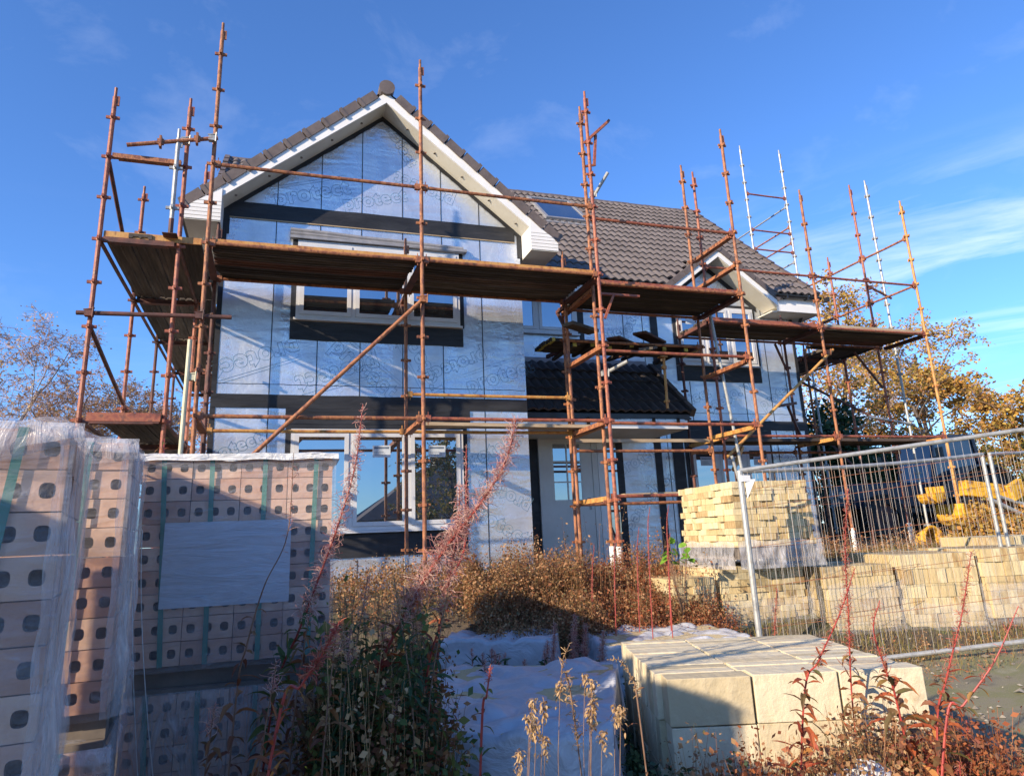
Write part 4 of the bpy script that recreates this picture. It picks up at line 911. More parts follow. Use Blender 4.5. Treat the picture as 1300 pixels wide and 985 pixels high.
def brick_pack(label, x0, y0, z0, ncol, nrow, nlay, wrapstyle=0, straps=(), sheet=None, simple=False, group='shrink wrapped packs of perforated bricks', rz=0.0):
    W, H, D = 0.215, 0.1025, 0.068
    root = thing('brick_pack', label, 'brick pack', group, loc=(x0, y0, z0), rz=rz)
    w, h, d = ncol * W, nrow * H, nlay * D
    m = MB(); m.fixn = False
    for r_ in range(nrow):
        for c in range(ncol):
            jy = rnd.uniform(-0.004, 0.004)
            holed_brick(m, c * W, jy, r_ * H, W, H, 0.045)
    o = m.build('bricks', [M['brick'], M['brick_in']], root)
    m = MB()
    for r_ in range(nrow):
        for k in range(1, nlay):
            j = rnd.uniform(-0.003, 0.003)
            m.box(0.003 + j, w - 0.003 + j, k * D - 0.02 + .003, (k + 1) * D - 0.02, r_ * H + .003, (r_ + 1) * H - .003)
    m.build('bricks', M['brick'], root)
    # timber bearers under the pack
    m = MB()
    for k in range(3): m.box(0.0, w, 0.05 + k * (d - .2) / 2, 0.15 + k * (d - .2) / 2, -0.09, -0.002)
    m.box(0, w, 0.0, d, -0.112, -0.091); m.build('bearer', M['pallet'], root)
    for (sx, sl) in straps:
        m = MB(); n = 24
        for i in range(n):
            za, zb = h * i / n, h * (i + 1) / n
            m.add([(sx + sl * (h - za) - .011, -.012, za), (sx + sl * (h - za) + .011, -.012, za), (sx + sl * (h - zb) + .011, -.012, zb), (sx + sl * (h - zb) - .011, -.012, zb)], [(0, 1, 2, 3)])
        m.add([(sx - .011, -.012, h), (sx + .011, -.012, h), (sx + .011, d, h + .006), (sx - .011, d, h + .006)], [(0, 1, 2, 3)])
        m.build('strap', M['strap'], root)
    if sheet:
        a, b, c, e = sheet
        film('paper_sheet', M['label_sheet'], root, lambda u, v: (a + (b - a) * u, -.019 - .002 * N3(u * 5, v * 4, 1), c + (e - c) * v), 20, 12)
    if simple: return root
    # stretch film round the front and right side
    loose = (0.004, 0.012, 0.014, 0.008)[wrapstyle]
    def front(u, v):
        x = -0.015 + (w + 0.03) * u; z = -0.02 + (h + 0.03) * v
        y = -0.024 - loose * (0.5 + 0.9 * N3(x * 6 + x0 * 9, z * 16, 2 + x0)) - loose * 0.8 * abs(N3(x * 3 - z * 9, z * 4, 7))
        return (x, y, z)
    film('stretch_wrap', M['wrap'] if wrapstyle != 3 else M['wrap_milky'], root, front, 60, 70)
    def side(u, v):
        y = -0.024 + (d + 0.04) * u; z = -0.02 + (h + 0.03) * v
        x = w + 0.010 + loose * (0.4 + 1.4 * N3(y * 12, z * 5, 4 + x0)); return (x, y, z)
    film('stretch_wrap', M['wrap'] if wrapstyle == 0 else M['wrap_milky'], root, side, 50, 50)
    if wrapstyle == 3: return root
    if wrapstyle == 0:
        def top(u, v):
            x = -0.03 + (w + 0.06) * u; y = -0.04 + (d + 0.07) * v
            e = min(u, 1 - u, v * 1.0, 1 - v); drop = 0.035 * max(0, 1 - e * 16) ** 2
            z = h + 0.016 + 0.012 * N3(x * 7, y * 7, 3) + 0.014 * max(0, N3(x * 2.2, 1, 9)) - drop
            return (x, y, z)
        film('top_sheet', M['wrap_top'], root, top, 70, 30)
        def hem(u, v):
            x = -0.02 + (w + 0.045) * u; z = h + 0.012 - (0.030 + 0.018 * N3(x * 9, 0, 2)) * v
            return (x, -0.036 - 0.006 * N3(x * 15, v * 3, 1), z)
        film('top_sheet_hem', M['wrap_top'], root, hem, 60, 4)
    else:
        def top(u, v):
            x = -0.02 + (w + 0.05) * u; y = -0.03 + (d + 0.06) * v
            e = min(1 - u, v); z = h + 0.03 + 0.05 * N3(x * 4 + y0, y * 5, 3) + 0.02 * N3(x * 14, y * 3, 5) - 0.07 * max(0, 1 - e * 9) ** 2
            return (x, y, z)
        film('top_film', M['wrap_milky'], root, top, 60, 40)
        def drape(u, v):
            x = -0.02 + (w + 0.05) * u; z = h + 0.0 - 0.10 * v * (0.75 + 0.5 * N3(x * 5, 3, y0))
            return (x, -0.036 - 0.015 * abs(N3(x * 9, z * 5, 6)) - .012 * math.sin(v * 3), z + 0.01)
        film('loose_film', M['wrap_milky'], root, drape, 50, 12)
        # crumpled tail of film hanging down the front right edge
        def tail(u, v):
            z = h * (1.0 - 1.02 * v); wd = (0.05 + 0.05 * v) * (1 if wrapstyle == 1 else .75) + 0.02 * N3(0, v * 5, y0)
            x = w - 0.02 + wd * (u - 0.1) + 0.015 * N3(u, v * 6, 1 + y0) + .012 * v
            y = -0.035 - 0.015 * math.sin(u * 9 + v * 4) * (0.5 + N3(u * 3, v * 8, 5)) + 0.09 * u
            return (x, y, z)
        film('loose_film', M['wrap_milky'], root, tail, 26, 60)
    return root

ST = [(0.09, 0.05), (0.30, 0.02), (0.54, 0.0), (0.78, -0.02)]
zb = -0.49
brick_pack('pale brick pack with white paper sheet and flat white top, upper of its stack', -0.585, 3.70, zb, 4, 9, 11, 0, ST, (0.115, 0.67, 0.245, 0.62), rz=R(-0.5))
brick_pack('shaded brick pack under the one with the white paper sheet', -0.585, 3.70, zb - 0.92 - 0.115, 4, 9, 11, 3, ST, rz=R(-0.5))
brick_pack('upper pale brick pack in loose film, in the narrow middle stack', -1.374, 2.895, zb - 0.03, 4, 9, 10, 1, [(0.73, -0.03), (0.45, -.03)], rz=R(5))
brick_pack('lower brick pack of the narrow middle stack', -1.374, 2.895, zb - .03 - 1.035, 4, 9, 10, 1, [(0.73, -0.03)], rz=R(5))
brick_pack('nearest brick pack at the left edge under torn loose film, upper of its stack', -1.344, 1.915, zb - .12, 4, 9, 10, 2, [(0.76, -0.09), (0.45, -.03)], rz=R(9))
brick_pack('lower brick pack of the nearest stack at the left edge', -1.344, 1.915, zb - .12 - 1.035, 4, 9, 10, 2, [(0.76, -0.03)], rz=R(9))
for k in range(2):
    brick_pack('added brick pack out of view at the left, shading the nearest brick stack', -2.47, 1.15, -1.38 + k * 1.03, 4, 9, 10, 0, [(0.1, 0)], simple=True, group='added brick packs out of view for shade')  # unseen stack, added to shade the front of the nearest pack
    brick_pack('added brick pack hidden behind the paper-labelled one, shading the sheeted packs', -0.62, 4.75 , -1.37 + k * 0.93, 4, 8, 20, 0, [(0.1, 0)], simple=True, group='added brick packs out of view for shade')  # unseen stack, added to cast shade over the sheeted packs and clump
# loose strings of film below the right-hand brick pack
m = MB()
for k in range(2):
    x = -0.56 + 0.03 * k
    m.tube([(x - .02 + .03 * N3(k, i, 0) + 0.20 * (i / 9) ** 1.5 * (0.5 + k * .14), 3.60, 0.10 - 0.115 * i) for i in range(10)], 0.0018, 4)
tag(m.build('film_strand', M['wrap_top']), 'loose strands of plastic film trailing down beside the paper-labelled brick pack', 'plastic film')

# ------------------------------------------------------------------ stone block packs
def stone_pack(label, x, y, z0, phi, w, d, h, rowh=0.067, bw=(0.09, 0.22), jit=0.02, wrapz=None, mat='stone', topmess=True, upright=False, group='packs of buff stone blocks', seed=1):
    rg = random.Random(seed); root = thing('stone_block_pack', label, 'block pack', group, loc=(x, y, z0), rz=R(phi))
    m = MB(); m.fixn = False
    z = 0.0; row = 0
    while z < h - rowh * 0.4:
        hh = rowh * rg.uniform(0.92, 1.08); 
        a = rg.uniform(-0.02, 0.015)
        while a < w - 0.03:
            b = min(a + rg.uniform(*bw), w + rg.uniform(-.01, .02)); j = rg.uniform(-jit, jit * .6)
            m.box(a + .002, b - .002, j, 0.22, z + .001, z + hh - .0015); a = b
        a = 0.2 + rg.uniform(-0.02, .02)
        while a < d - 0.03:
            b = min(a + rg.uniform(bw[0], bw[1] * 1.5), d); j = rg.uniform(-jit, jit * .6)
            m.box(j, 0.22, a + .002, b - .002, z + .001, z + hh - .0015)
            j = rg.uniform(-jit * .6, jit); m.box(w - 0.22, w + j, a + .002, b - .002, z + .001, z + hh - .0015); a = b
        m.box(0.2, w - 0.2, 0.2, d, z + .002, z + hh - .003)
        z += hh; row += 1
    m.build('blocks', M[mat], root); H = z
    m = MB(); m.box(0, w, 0, .09, -.10, -.005); m.box(0, w, d - .1, d, -.10, -.005); m.box(0, w, 0, d, -.125, -.101); m.build('pallet', M['pallet'], root)
    if wrapz:
        za, zb2 = wrapz
        def sk(side):
            def fn(u, v):
                if side == 0: px, py = -0.03 + (w + .06) * u, -0.035
                elif side == 1: px, py = -0.035, -0.03 + (d + .06) * u
                else: px, py = w + .035, -0.03 + (d + .06) * u
                zt_ = zb2 + 0.05 * N3(px * 4 + seed, py * 4, 2); zz = za + (zt_ - za) * v
                o = 0.03 + 0.03 * N3(px * 8 + seed, py * 8 + zz * 9, 5) + 0.06 * (1 - v) ** 2 * (0.4 + N3(px * 3, py * 3, seed))
                if side == 0: py -= o
                elif side == 1: px -= o
                else: px += o
                return (px, py, zz)
            return fn
        for s_ in (0, 1, 2): film('plastic_skirt', M['wrap_milky'] if seed == 3 else M['wrap'], root, sk(s_), 40, 16)
    return root
stone_pack('upper pack of split buff stone blocks behind the fence post, highest of all', 4.66, 6.62, -0.20, -5, 0.93, 1.22, 0.66, 0.068, (0.07, 0.18), 0.032, (-0.22, 0.06), seed=3)
stone_pack('buff stone block pack carrying the tall upper pack', 4.62, 6.95, -1.10, -6, 1.02, 1.2, 0.68, 0.07, (0.08, 0.2), 0.02, (-0.08, 0.35), seed=5)
stone_pack('buff stone block pack in plastic film, second from the fence post in the row', 5.66, 6.55, -1.13, -12, 0.80, 1.1, 0.70, 0.115, (0.18, 0.4), 0.02, (-0.05, 0.5), seed=8)
stone_pack('buff block pack with upright blocks, third in the row behind the fence', 6.50, 6.33, -1.12, -14, 0.84, 1.1, 0.74, 0.15, (0.07, 0.11), 0.016, (-0.05, 0.24), seed=11)
stone_pack('buff block pack at the right end of the row behind the leaning fence posts', 7.38, 6.08, -1.05, -14, 1.05, 1.1, 0.74, 0.15, (0.09, 0.13), 0.02, (-0.05, 0.36), seed=14)
stone_pack('small heap of buff blocks on the ground below the yellow digger arm', 8.55, 6.9, -0.85, -12, 1.0, 0.9, 0.62, 0.12, (0.1, 0.3), 0.03, None, seed=17)
stone_pack('part-used buff block pack behind the dry weeds, left of the tall block packs', 4.05, 6.98, -1.1, -4, 0.50, 0.9, 0.62, 0.085, (0.08, 0.2), 0.02, (-0.08, 0.2), seed=19)
# smooth block pack in the foreground
phi = -18; root = thing('smooth_block_pack', 'large foreground pack of smooth buff blocks with flat pale top partly in shadow', 'block pack', loc=(1.86, 3.44, -1.37), rz=R(phi))
m = MB(); m.fixn = False
for lay in range(3):
    for r_ in range(12):
        for c in range(3):
            j = rnd.uniform(-.004, .004); j2 = rnd.uniform(-.006, .006)
            x_ = c * 0.425 + j2 + (0.0 if r_ else 0.035); zj = rnd.uniform(-.003, .003)
            m.box(x_ + .004, x_ + .420, r_ * 0.104 + .004 + j - (0.05 if (r_ == 0 and lay < 3) else 0), r_ * .104 + .1 + j, lay * .222 + .001, lay * .222 + .219 + zj)
fb = m.build('blocks', M['stone2'], root)
bv = fb.modifiers.new('edge', 'BEVEL'); bv.width = 0.004; bv.segments = 2
m = MB(); m.box(0, 1.27, 0, 1.25, -.1, -.005); m.build('pallet', M['pallet'], root)
# plastic covered packs in the middle foreground
def covered(label, x, y, z0, phi, w, d, h, seed, exposed=False):
    root = thing('covered_pack', label, 'block pack', 'block packs under plastic sheeting', loc=(x, y, z0), rz=R(phi))
    m = MB(); m.fixn = False; rg = random.Random(seed); z = 0
    while z < h - .05:
        a = 0
        while a < w - .02:
            b = min(a + rg.uniform(.2, .45), w); m.box(a + .003, b - .003, rg.uniform(-.01, .01), d, z + .002, z + .098); a = b
        z += .1
    m.build('blocks', M['stone'], root)
    def cov(u, v):
        U = (u - .5) * 2; W_ = (v - .5) * 2; e = max(abs(U), abs(W_))
        ex = 1.18; cx = max(-1.0, min(1.0, U * ex * 1.12)); cy = max(-1.0, min(1.0, W_ * ex * 1.12))
        over = max(0.0, e * ex * 1.12 - 1.0) / (ex * 1.12 - 1.0)
        x_ = w / 2 + cx * (w / 2 + .03) * (1 + .05 * over); y_ = d / 2 + cy * (d / 2 + .03) * (1 + .05 * over)
        n1 = N3(x_ * 3 + seed, y_ * 3, 1); n2 = N3(x_ * 9, y_ * 9 + seed, 4); n3 = abs(N3(x_ * 5 + 3, y_ * 4, seed)); n4 = N3(x_ * 22, y_ * 22, seed * 1.7)
        z_ = h + .03 + .045 * n1 + .016 * n2 + .05 * n3 + .005 * n4
        dd = (h * 0.92) * over ** 1.1; z_ = z_ - dd * (1 + .08 * n2)
        x_ += .03 * over * N3(z_ * 4, x_ * 7 + y_ * 7, 2) * 2; y_ += .03 * over * N3(z_ * 5, x_ * 8 + y_ * 6, 8) * 2
        return (x_, y_, z_)
    c_ = film('plastic_sheet', M['sheet'], root, cov, 90, 90)
    return root
covered('block pack under crumpled pale sheeting, nearest the camera in the shade', 0.46, 3.63, -1.45, -27, 1.08, 1.75, 0.57, 2)
covered('block pack under bluish white sheeting just in front of the dry tan weeds', 1.48, 6.55, -1.42, -24, 0.95, 1.1, 0.52, 5)
covered('low sheeted pack between the pink willowherbs and the buff block packs', 2.75, 5.95, -1.42, -12, 1.25, 0.9, 0.46, 9)
# plastic bag at the foot of the fence post and by the front edge
def bag(label, x, y, z, s, seed):
    m = MB(); m.fixn = False; nu, nv = 36, 22
    for j in range(nv + 1):
        for i in range(nu + 1):
            t = 2 * math.pi * (i % nu) / nu; p = math.pi / 2 * j / nv; r_ = s * math.cos(p) * (1 + .35 * N3(math.cos(t) * 2 + seed, math.sin(t) * 2, p * 2)) ; hh = s * 0.9 * math.sin(p) * (1 + .25 * N3(t, p, seed))
            r_ += s * .06 * math.sin(t * 9 + seed) * math.cos(p)
            m.v.append((x + r_ * math.cos(t), y + r_ * math.sin(t) * .7, z + hh))
    for j in range(nv):
        for i in range(nu):
            a = j * (nu + 1) + i; m.f.append((a, a + 1, a + nu + 2, a + nu + 1)); m.mi.append(0)
    tag(m.build('plastic_bag', M['wrap_top'], smooth=True), label, 'plastic bag')
bag('white crumpled plastic bag at the foot of the tall fence post', 4.45, 5.9, -1.42, 0.30, 1)
bag('pale plastic scrap lying in front of the smooth block pack among red stems', 2.28, 2.62, -1.30, 0.36, 4)

# ------------------------------------------------------------------ site fence
def fence_panel(label, A, B, H=1.95, posts=(1, 1), sag=0.0, wires=True, rad=0.0215, thickpost=None):
    A = V(A); B = V(B); d = (B - A); L = d.length; root = thing('mesh_fence', label, 'fence panel', 'temporary steel mesh fence panels', loc=(0, 0, 0))
    up = V((0, 0, 1)); m = MB()
    def T(u, v): return A + d * u + up * (v * H) + up * (-sag * 4 * u * (1 - u) if v > .5 else 0)
    n = 10
    m.tube([T(i / n, 1) for i in range(n + 1)], rad, 10); m.tube([T(i / n, 0.045) for i in range(n + 1)], rad, 10)
    m.build('frame_rail', M['galv'], root)
    for u, pr in ((0, rad if not thickpost else thickpost), (1, rad)):
        m = MB(); m.tube([T(u, -0.05), T(u, 1.0)], pr, 10); m.build('frame_post', M['galv'], root)
    m = MB(); m.fixn = False; nw = int(L / 0.072)
    for i in range(1, nw):
        u = i / nw; bowv = 0.008 * N3(i * 0.3, 0, 1)
        m.tube([T(u, 0.05) , T(u + bowv / L, 0.5) + V((0, bowv, 0)), T(u, 0.995)], 0.0017, 4, caps=False)
    m.build('wire_mesh', M['wire'], root)
    m = MB(); m.fixn = False
    for v in (0.24, 0.43, 0.62, 0.81, 0.9): m.tube([T(i / 6, v) for i in range(7)], 0.0023, 4, caps=False)
    m.build('cross_wire', M['rust'], root)
    return root
fence_panel('nearest mesh fence panel, its thick top rail rising toward the right edge', (4.40, 6.08, -1.40), (7.50, 4.62, -1.08), 1.95, thickpost=0.03)
fence_panel('mesh fence panel with a sagging top rail running back from the tall post', (4.46, 6.16, -1.42), (8.02, 6.34, -1.24), 1.97, sag=0.035)
fence_panel('mesh fence panel beginning at the leaning pair of posts and leaving the picture', (8.13, 6.33, -1.24), (11.4, 6.9, -1.1), 1.97)
m = MB(); m.prism([(4.43, 6.04, 0.46), (4.53, 6.02, 0.46), (4.43, 6.04, 0.28)], (0, 0.01, 0)); m.box(4.38, 4.48, 6.03, 6.08, .44, .5)
tag(m.build('fence_clip', M['white']), 'small white triangular clip at the top of the tall fence post', 'clip')
# ------------------------------------------------------------------ kerb beam, tubes on the ground
m = MB()
for k in range(4): m.box(9.2 + k * 1.05, 10.23 + k * 1.05, 9.1 - .02 * k, 9.25 - .02 * k, -0.62, -0.44)
tag(m.build('concrete_kerb', M['concrete']), 'pale concrete kerb beam lying in front of the right scaffold feet', 'kerb')
t = MB(); t.tube([(3.6, 8.1, -0.50), (5.0, 7.95, -0.42)], 0.026, 10); tag(t.build('loose_tube', M['rust_yel']), 'rusty orange tube lying on the ground in front of the door', 'steel tube')
# ------------------------------------------------------------------ tractor
tr = thing('tractor', 'dark blue tractor with glazed cab parked behind the right scaffold', 'tractor', loc=(15.0, 13.9, -0.45), rz=R(-8))
m = MB(); m.box(-1.9, 0.3, -0.35, 0.35, 0.75, 1.35); m.prism([(-1.95, -.33, 0.8), (-1.95, .33, 0.8), (-1.9, .33, 1.25), (-1.9, -.33, 1.25)], (-.12, 0, 0)); m.box(0.3, 1.9, -0.55, 0.55, 0.6, 1.2); o = m.build('body', M['navy'], tr)
bv = o.modifiers.new('b', 'BEVEL'); bv.width = .05; bv.segments = 3
m = MB()
for (a, b) in (((0.15, -.6, 1.2), (0.35, -.55, 2.35)), ((0.15, .6, 1.2), (0.35, .55, 2.35)), ((1.6, -.6, 1.2), (1.5, -.55, 2.35)), ((1.6, .6, 1.2), (1.5, .55, 2.35))): m.beam(a, b, .07, .07)
m.box(0.22, 1.62, -.62, .62, 2.35, 2.45); m.build('cab_frame', M['navy'], tr)
m = MB(); m.prism([(0.17, -.57, 1.22), (1.57, -.57, 1.22), (1.48, -.53, 2.34), (0.36, -.53, 2.34)], (0, .01, 0)); m.prism([(0.12, -.55, 1.22), (0.12, .55, 1.22), (0.32, .52, 2.34), (0.32, -.52, 2.34)], (.01, 0, 0)); m.prism([(0.17, .57, 1.22), (1.57, .57, 1.22), (1.48, .53, 2.34), (0.36, .53, 2.34)], (0, -.01, 0)); m.build('cab_window', M['cabglass'], tr)
def wheel(x, y, r_, wd):
    m = MB(); n = 28; prof = [(r_ * .62, -wd / 2), (r_ * .93, -wd / 2), (r_, -wd / 2 + .06), (r_, wd / 2 - .06), (r_ * .93, wd / 2), (r_ * .62, wd / 2)]
    P = len(prof); vs = [(x + a * math.cos(2 * math.pi * i / n), y + b, r_ + a * math.sin(2 * math.pi * i / n)) for i in range(n) for (a, b) in prof]
    m.add(vs, [(i * P + j, i * P + j + 1, ((i + 1) % n) * P + j + 1, ((i + 1) % n) * P + j) for i in range(n) for j in range(P - 1)])
    for i in range(n):
        t = 2 * math.pi * (i + .5) / n; c, s = math.cos(t), math.sin(t); m.beam((x + c * r_ * 1.01, y - wd * .45, r_ + s * r_ * 1.01), (x + math.cos(t + .15) * r_ * 1.01, y, r_ + math.sin(t + .15) * r_ * 1.01), .05, .05)
    wo = m.build('wheel', M['rubber'], tr); m = MB(); m.tube([(x, y - wd * .3, r_), (x, y + wd * .3, r_)], r_ * .62, 20); m.tube([(x, y - wd * .4, r_), (x, y - wd * .3, r_)], r_ * .2, 12); m.build('rim', M['rust_dark'], wo)
for s in (-1, 1): wheel(1.25, s * .82, .78, .42); wheel(-1.45, s * .72, .52, .3)
for s in (-1, 1):
    m = MB(); n = 10; pts = [(1.25 + .9 * math.cos(R(20 + 150 * i / n)), .78 + .88 * math.sin(R(20 + 150 * i / n))) for i in range(n + 1)]
    for i in range(n): m.prism([(pts[i][0], s * .6, pts[i][1]), (pts[i + 1][0], s * .6, pts[i + 1][1]), (pts[i + 1][0], s * .6, pts[i + 1][1] + .03), (pts[i][0], s * .6, pts[i][1] + .03)], (0, s * .48, 0))
    m.build('mudguard', M['pallet'] if s < 0 else M['navy'], tr)
    m = MB(); m.beam((.3, s * .6, 1.9), (.1, s * 1.05, 1.95), .025, .025); m.box(.04, .09, s * 1.05 - .1, s * 1.05 + .1, 1.78, 2.1); m.build('mirror', M['blackplastic'], tr)
    m = MB(); m.tube([(-2.02, s * .2, 1.1), (-2.09, s * .2, 1.1)], .085, 12); m.build('headlight', M['lamp'], tr)
m = MB(); m.tube([(-.8, -.25, 1.35), (-.8, -.25, 2.1)], .04, 8); m.build('exhaust', M['blackplastic'], tr)
# ------------------------------------------------------------------ yellow digger attachment
yl = thing('digger_arm', 'yellow digger arm and toothed buckets lying in leaves beyond the leaning fence posts', 'digger arm', loc=(0, 0, 0))
m = MB(); m.beam((11.15, 9.3, 0.50), (12.1, 9.1, 0.36), .18, .26); m.beam((11.9, 9.15, .40), (12.9, 8.95, -0.02), .14, .20); m.beam((11.95, 9.0, .56), (12.05, 9.0, .30), .10, .34); o = m.build('boom', M['yellow'], yl)
bv = o.modifiers.new('b', 'BEVEL'); bv.width = .015; bv.segments = 2
m = MB(); m.tube([(11.4, 9.05, .30), (12.2, 8.95, -.08)], .035, 8); m.tube([(11.6, 9.05, .34), (12.6, 8.9, .02)], .03, 8); m.build('hydraulic_ram', M['galv'], yl)
def bucket(cx, cy, cz, w_, r_, a0, ax):
    m = MB(); n = 9; d = V((math.cos(ax), math.sin(ax), 0)); e = V((-math.sin(ax), math.cos(ax), 0)); c = V((cx, cy, cz))
    P = [c + d * (r_ * math.cos(a0 + math.pi * 1.15 * i / n)) + V((0, 0, r_ * math.sin(a0 + math.pi * 1.15 * i / n))) for i in range(n + 1)]
    Q = [c + (p - c) * .93 for p in P]
    for i in range(n): m.prism([P[i], P[i + 1], Q[i + 1], Q[i]], e * w_)
    for off in (0, w_): m.prism([p + e * off for p in P], e * (.02 if off == 0 else -.02))
    for k in range(5): m.beam(P[-1] + e * (w_ * (k + .5) / 5), P[-1] + e * (w_ * (k + .5) / 5) + (P[-1] - P[-2]).normalized() * .1, .05, .02)
    for k in range(4):
        for i in range(n): m.beam(P[i] + e * (w_ * (k + .5) / 4), P[i + 1] + e * (w_ * (k + .5) / 4), .03, .03)
    m.build('bucket', M['yellow'], yl)
bucket(11.35, 9.35, 0.12, .5, .24, 2.6, .2); bucket(11.75, 9.2, -.18, .55, .28, 3.4, .5); bucket(12.25, 9.3, -.15, .5, .25, 2.9, -.3); bucket(10.65, 9.3, .40, .35, .13, 3.0, .1)
ch = thing('yellow_hose_coil', 'coil of yellow corrugated hose standing beside the rightmost scaffold foot', 'hose', loc=(0, 0, 0))
m = MB()
for k in range(5): m.tube([(10.85 + (.24 - .01 * k) * math.cos(t), 9.75 + .05 * k + .04 * math.sin(t), -.42 + .06 * k * 0 + (.30 - .025 * k) * math.sin(t)) for t in [math.pi * i / 12 for i in range(13)]], .028, 8)
m.build('coil', M['yellow'], ch)
# blue-grey tarpaulined heap between the block pack and the tractor
# ------------------------------------------------------------------ trees
def leaf_quads(m, p, size, rg, droop=0.0):
    a = V((rg.gauss(0, 1), rg.gauss(0, 1), rg.gauss(0, .7) - droop)).normalized(); b = a.cross(V((rg.gauss(0, 1), rg.gauss(0, 1), rg.gauss(0, 1)))).normalized()
    s = size * rg.uniform(.6, 1.3); i = len(m.v)
    m.v.extend([tuple(p), tuple(p + a * s * .5 + b * s * .32), tuple(p + a * s), tuple(p + a * s * .5 - b * s * .32)]); m.f.append((i, i + 1, i + 2, i + 3)); m.mi.append(0)
def tree(name, label, cat, x, y, z, H, seed, bark, leafmat, leaves, leafsize, spread=0.45, depth=5, group=None, trunk_r=None, up=0.35, droop=0.0, twigmat='twig', kids=(3, 4), first=0.3):
    rg = random.Random(seed); root = thing(name, label, cat, group, loc=(x, y, z)); tr_ = MB(); tw = MB(); tw.fixn = False; tr_.fixn = False; lf = MB(); lf.fixn = False; tips = []
    trunk_r = trunk_r or H * 0.014
    def grow(p, d, L, r_, lev):
        n = 5 if lev < 2 else 3; pts = [p]; rs = [r_]; dd = V(d)
        for i in range(n):
            dd = (dd + V((rg.gauss(0, 1), rg.gauss(0, 1), rg.gauss(0, .6))) * (.10 if lev == 0 else .16) + V((0, 0, up * .12 if lev < 3 else -droop * .25))).normalized()
            pts.append(pts[-1] + dd * (L / n)); rs.append(r_ * (1 - .62 * (i + 1) / n))
        (tr_ if lev < 2 else tw).tube(pts, rs, 7 if lev == 0 else (5 if lev < 2 else 3), caps=False)
        if lev >= depth - 1:
            for q in pts[1:]: tips.append(q)
        if lev < depth:
            k = rg.randint(*kids) + (5 if lev == 0 else 0)
            for j in range(k):
                t = rg.uniform(first if lev == 0 else .2, 1.0); i = min(n - 1, int(t * n)); q = pts[i].lerp(pts[i + 1], t * n - i)
                ax = V((rg.gauss(0, 1), rg.gauss(0, 1), rg.gauss(0, .3))); ax = (ax - dd * ax.dot(dd)).normalized()
                nd = (dd * (1 - spread) + ax * spread * 1.3 + V((0, 0, up * (.4 if lev < 2 else 0)))).normalized()
                grow(q, nd, L * rg.uniform(.42, .66) * (1.0 if lev else (1.15 - t * .55)), max(rs[i] * rg.uniform(.38, .6), H * .0011), lev + 1)
    grow(V((0, 0, 0)), V((0, 0, 1)), H * .82, trunk_r, 0)
    to = tr_.build('trunk', M[bark], root); tw.build('twigs', M[twigmat], root)
    for _ in range(leaves):
        q = rg.choice(tips) + V((rg.gauss(0, 1), rg.gauss(0, 1), rg.gauss(0, 1))) * (H * .013); leaf_quads(lf, q, leafsize, rg, droop)
    if leaves: lf.build('leaves', M[leafmat], root)
    return root
LT = [(-12.2, 36, 14.0, 3, 'tallest drooping birch at the left edge of the picture', 'birch'), (-14.2, 40, 9.0, 5, 'leafy yellow-brown birch behind the nearest brick packs', 'birch'), (-9.3, 37, 10.6, 7, 'slim bare tree with reddish twigs just left of the left scaffold', 'bark'),
      (-7.2, 38, 10.2, 9, 'orange-tinted tree seen between the left scaffold posts', 'bark'), (-4.6, 39, 10.9, 12, 'pale leafless tree behind the middle of the left scaffold', 'bark'), (-2.6, 37, 9.6, 15, 'thin tree seen close beside the house under the left scaffold deck', 'bark'), (-10.6, 42, 9.5, 18, 'twiggy brown tree standing behind the row of birches', 'bark'), (-5.8, 43, 9.5, 21, 'small hazy tree between the two pale trees left of the house', 'bark')]
for (x, y, h, s, lb, bk) in LT:
    tree('bare_tree', lb, 'tree', x, y, -0.6, h * .74, s, bk, 'l_birch', 5200 if s in (5, 9) else 2600, 0.13, .42, 5, 'autumn trees left of the house', droop=.5 if s in (3, 5) else 0.1, kids=(4, 5), trunk_r=.15)
RT = [(25.5, 22.5, 9.6, 31, 'large autumn tree with orange leaves and bare reddish crown at the right', 3400), (21.6, 22.5, 9.6, 33, 'orange-leaved tree seen through the right scaffold posts', 3800), (27.6, 19.6, 6.2, 35, 'orange and green tree at the right edge of the picture', 3600), (23.2, 20.2, 6.0, 37, 'low leafy orange tree in front of the large autumn tree', 3000)]
for (x, y, h, s, lb, nl) in RT:
    tree('autumn_tree', lb, 'tree', x, y, -0.6, h, s, 'bark', 'l_orange', int(nl * 2.2), 0.14, .5, 5, 'orange trees right of the house', kids=(3, 4), first=.12, up=.3, trunk_r=.13)
def bush(name, label, x, y, z, rx, ry, rz_, n, size, mat, seed, group=None, cat='bush'):
    rg = random.Random(seed); root = thing(name, label, cat, group, loc=(x, y, z)); lf = MB(); lf.fixn = False; st = MB(); st.fixn = False; cl = []
    for k in range(26):
        a = rg.uniform(0, 2 * math.pi); e = rg.uniform(0.05, 1.0); r_ = math.sqrt(1 - (e * .85) ** 2) * rg.uniform(.5, 1)
        cl.append((V((rx * r_ * math.cos(a), ry * r_ * math.sin(a), rz_ * e)), rg.uniform(.22, .4)))
    for c, r_ in cl: st.tube([(0.2 * rg.uniform(-1, 1), .2 * rg.uniform(-1, 1), 0), c * .5 + V((0, 0, rz_ * .1)), c], [.05, .03, .01], 4, caps=False)
    for _ in range(n):
        c, r_ = rg.choice(cl); v = V((rg.gauss(0, 1), rg.gauss(0, 1), rg.gauss(0, 1))).normalized() * r_ * rg.uniform(.6, 1.05)
        p = c + V((v.x * rx, v.y * ry, v.z * rz_ * .7)); p.z = max(p.z, .05); leaf_quads(lf, p, size, rg)
    st.build('stems', M['bark'], root); lf.build('foliage', M[mat], root)
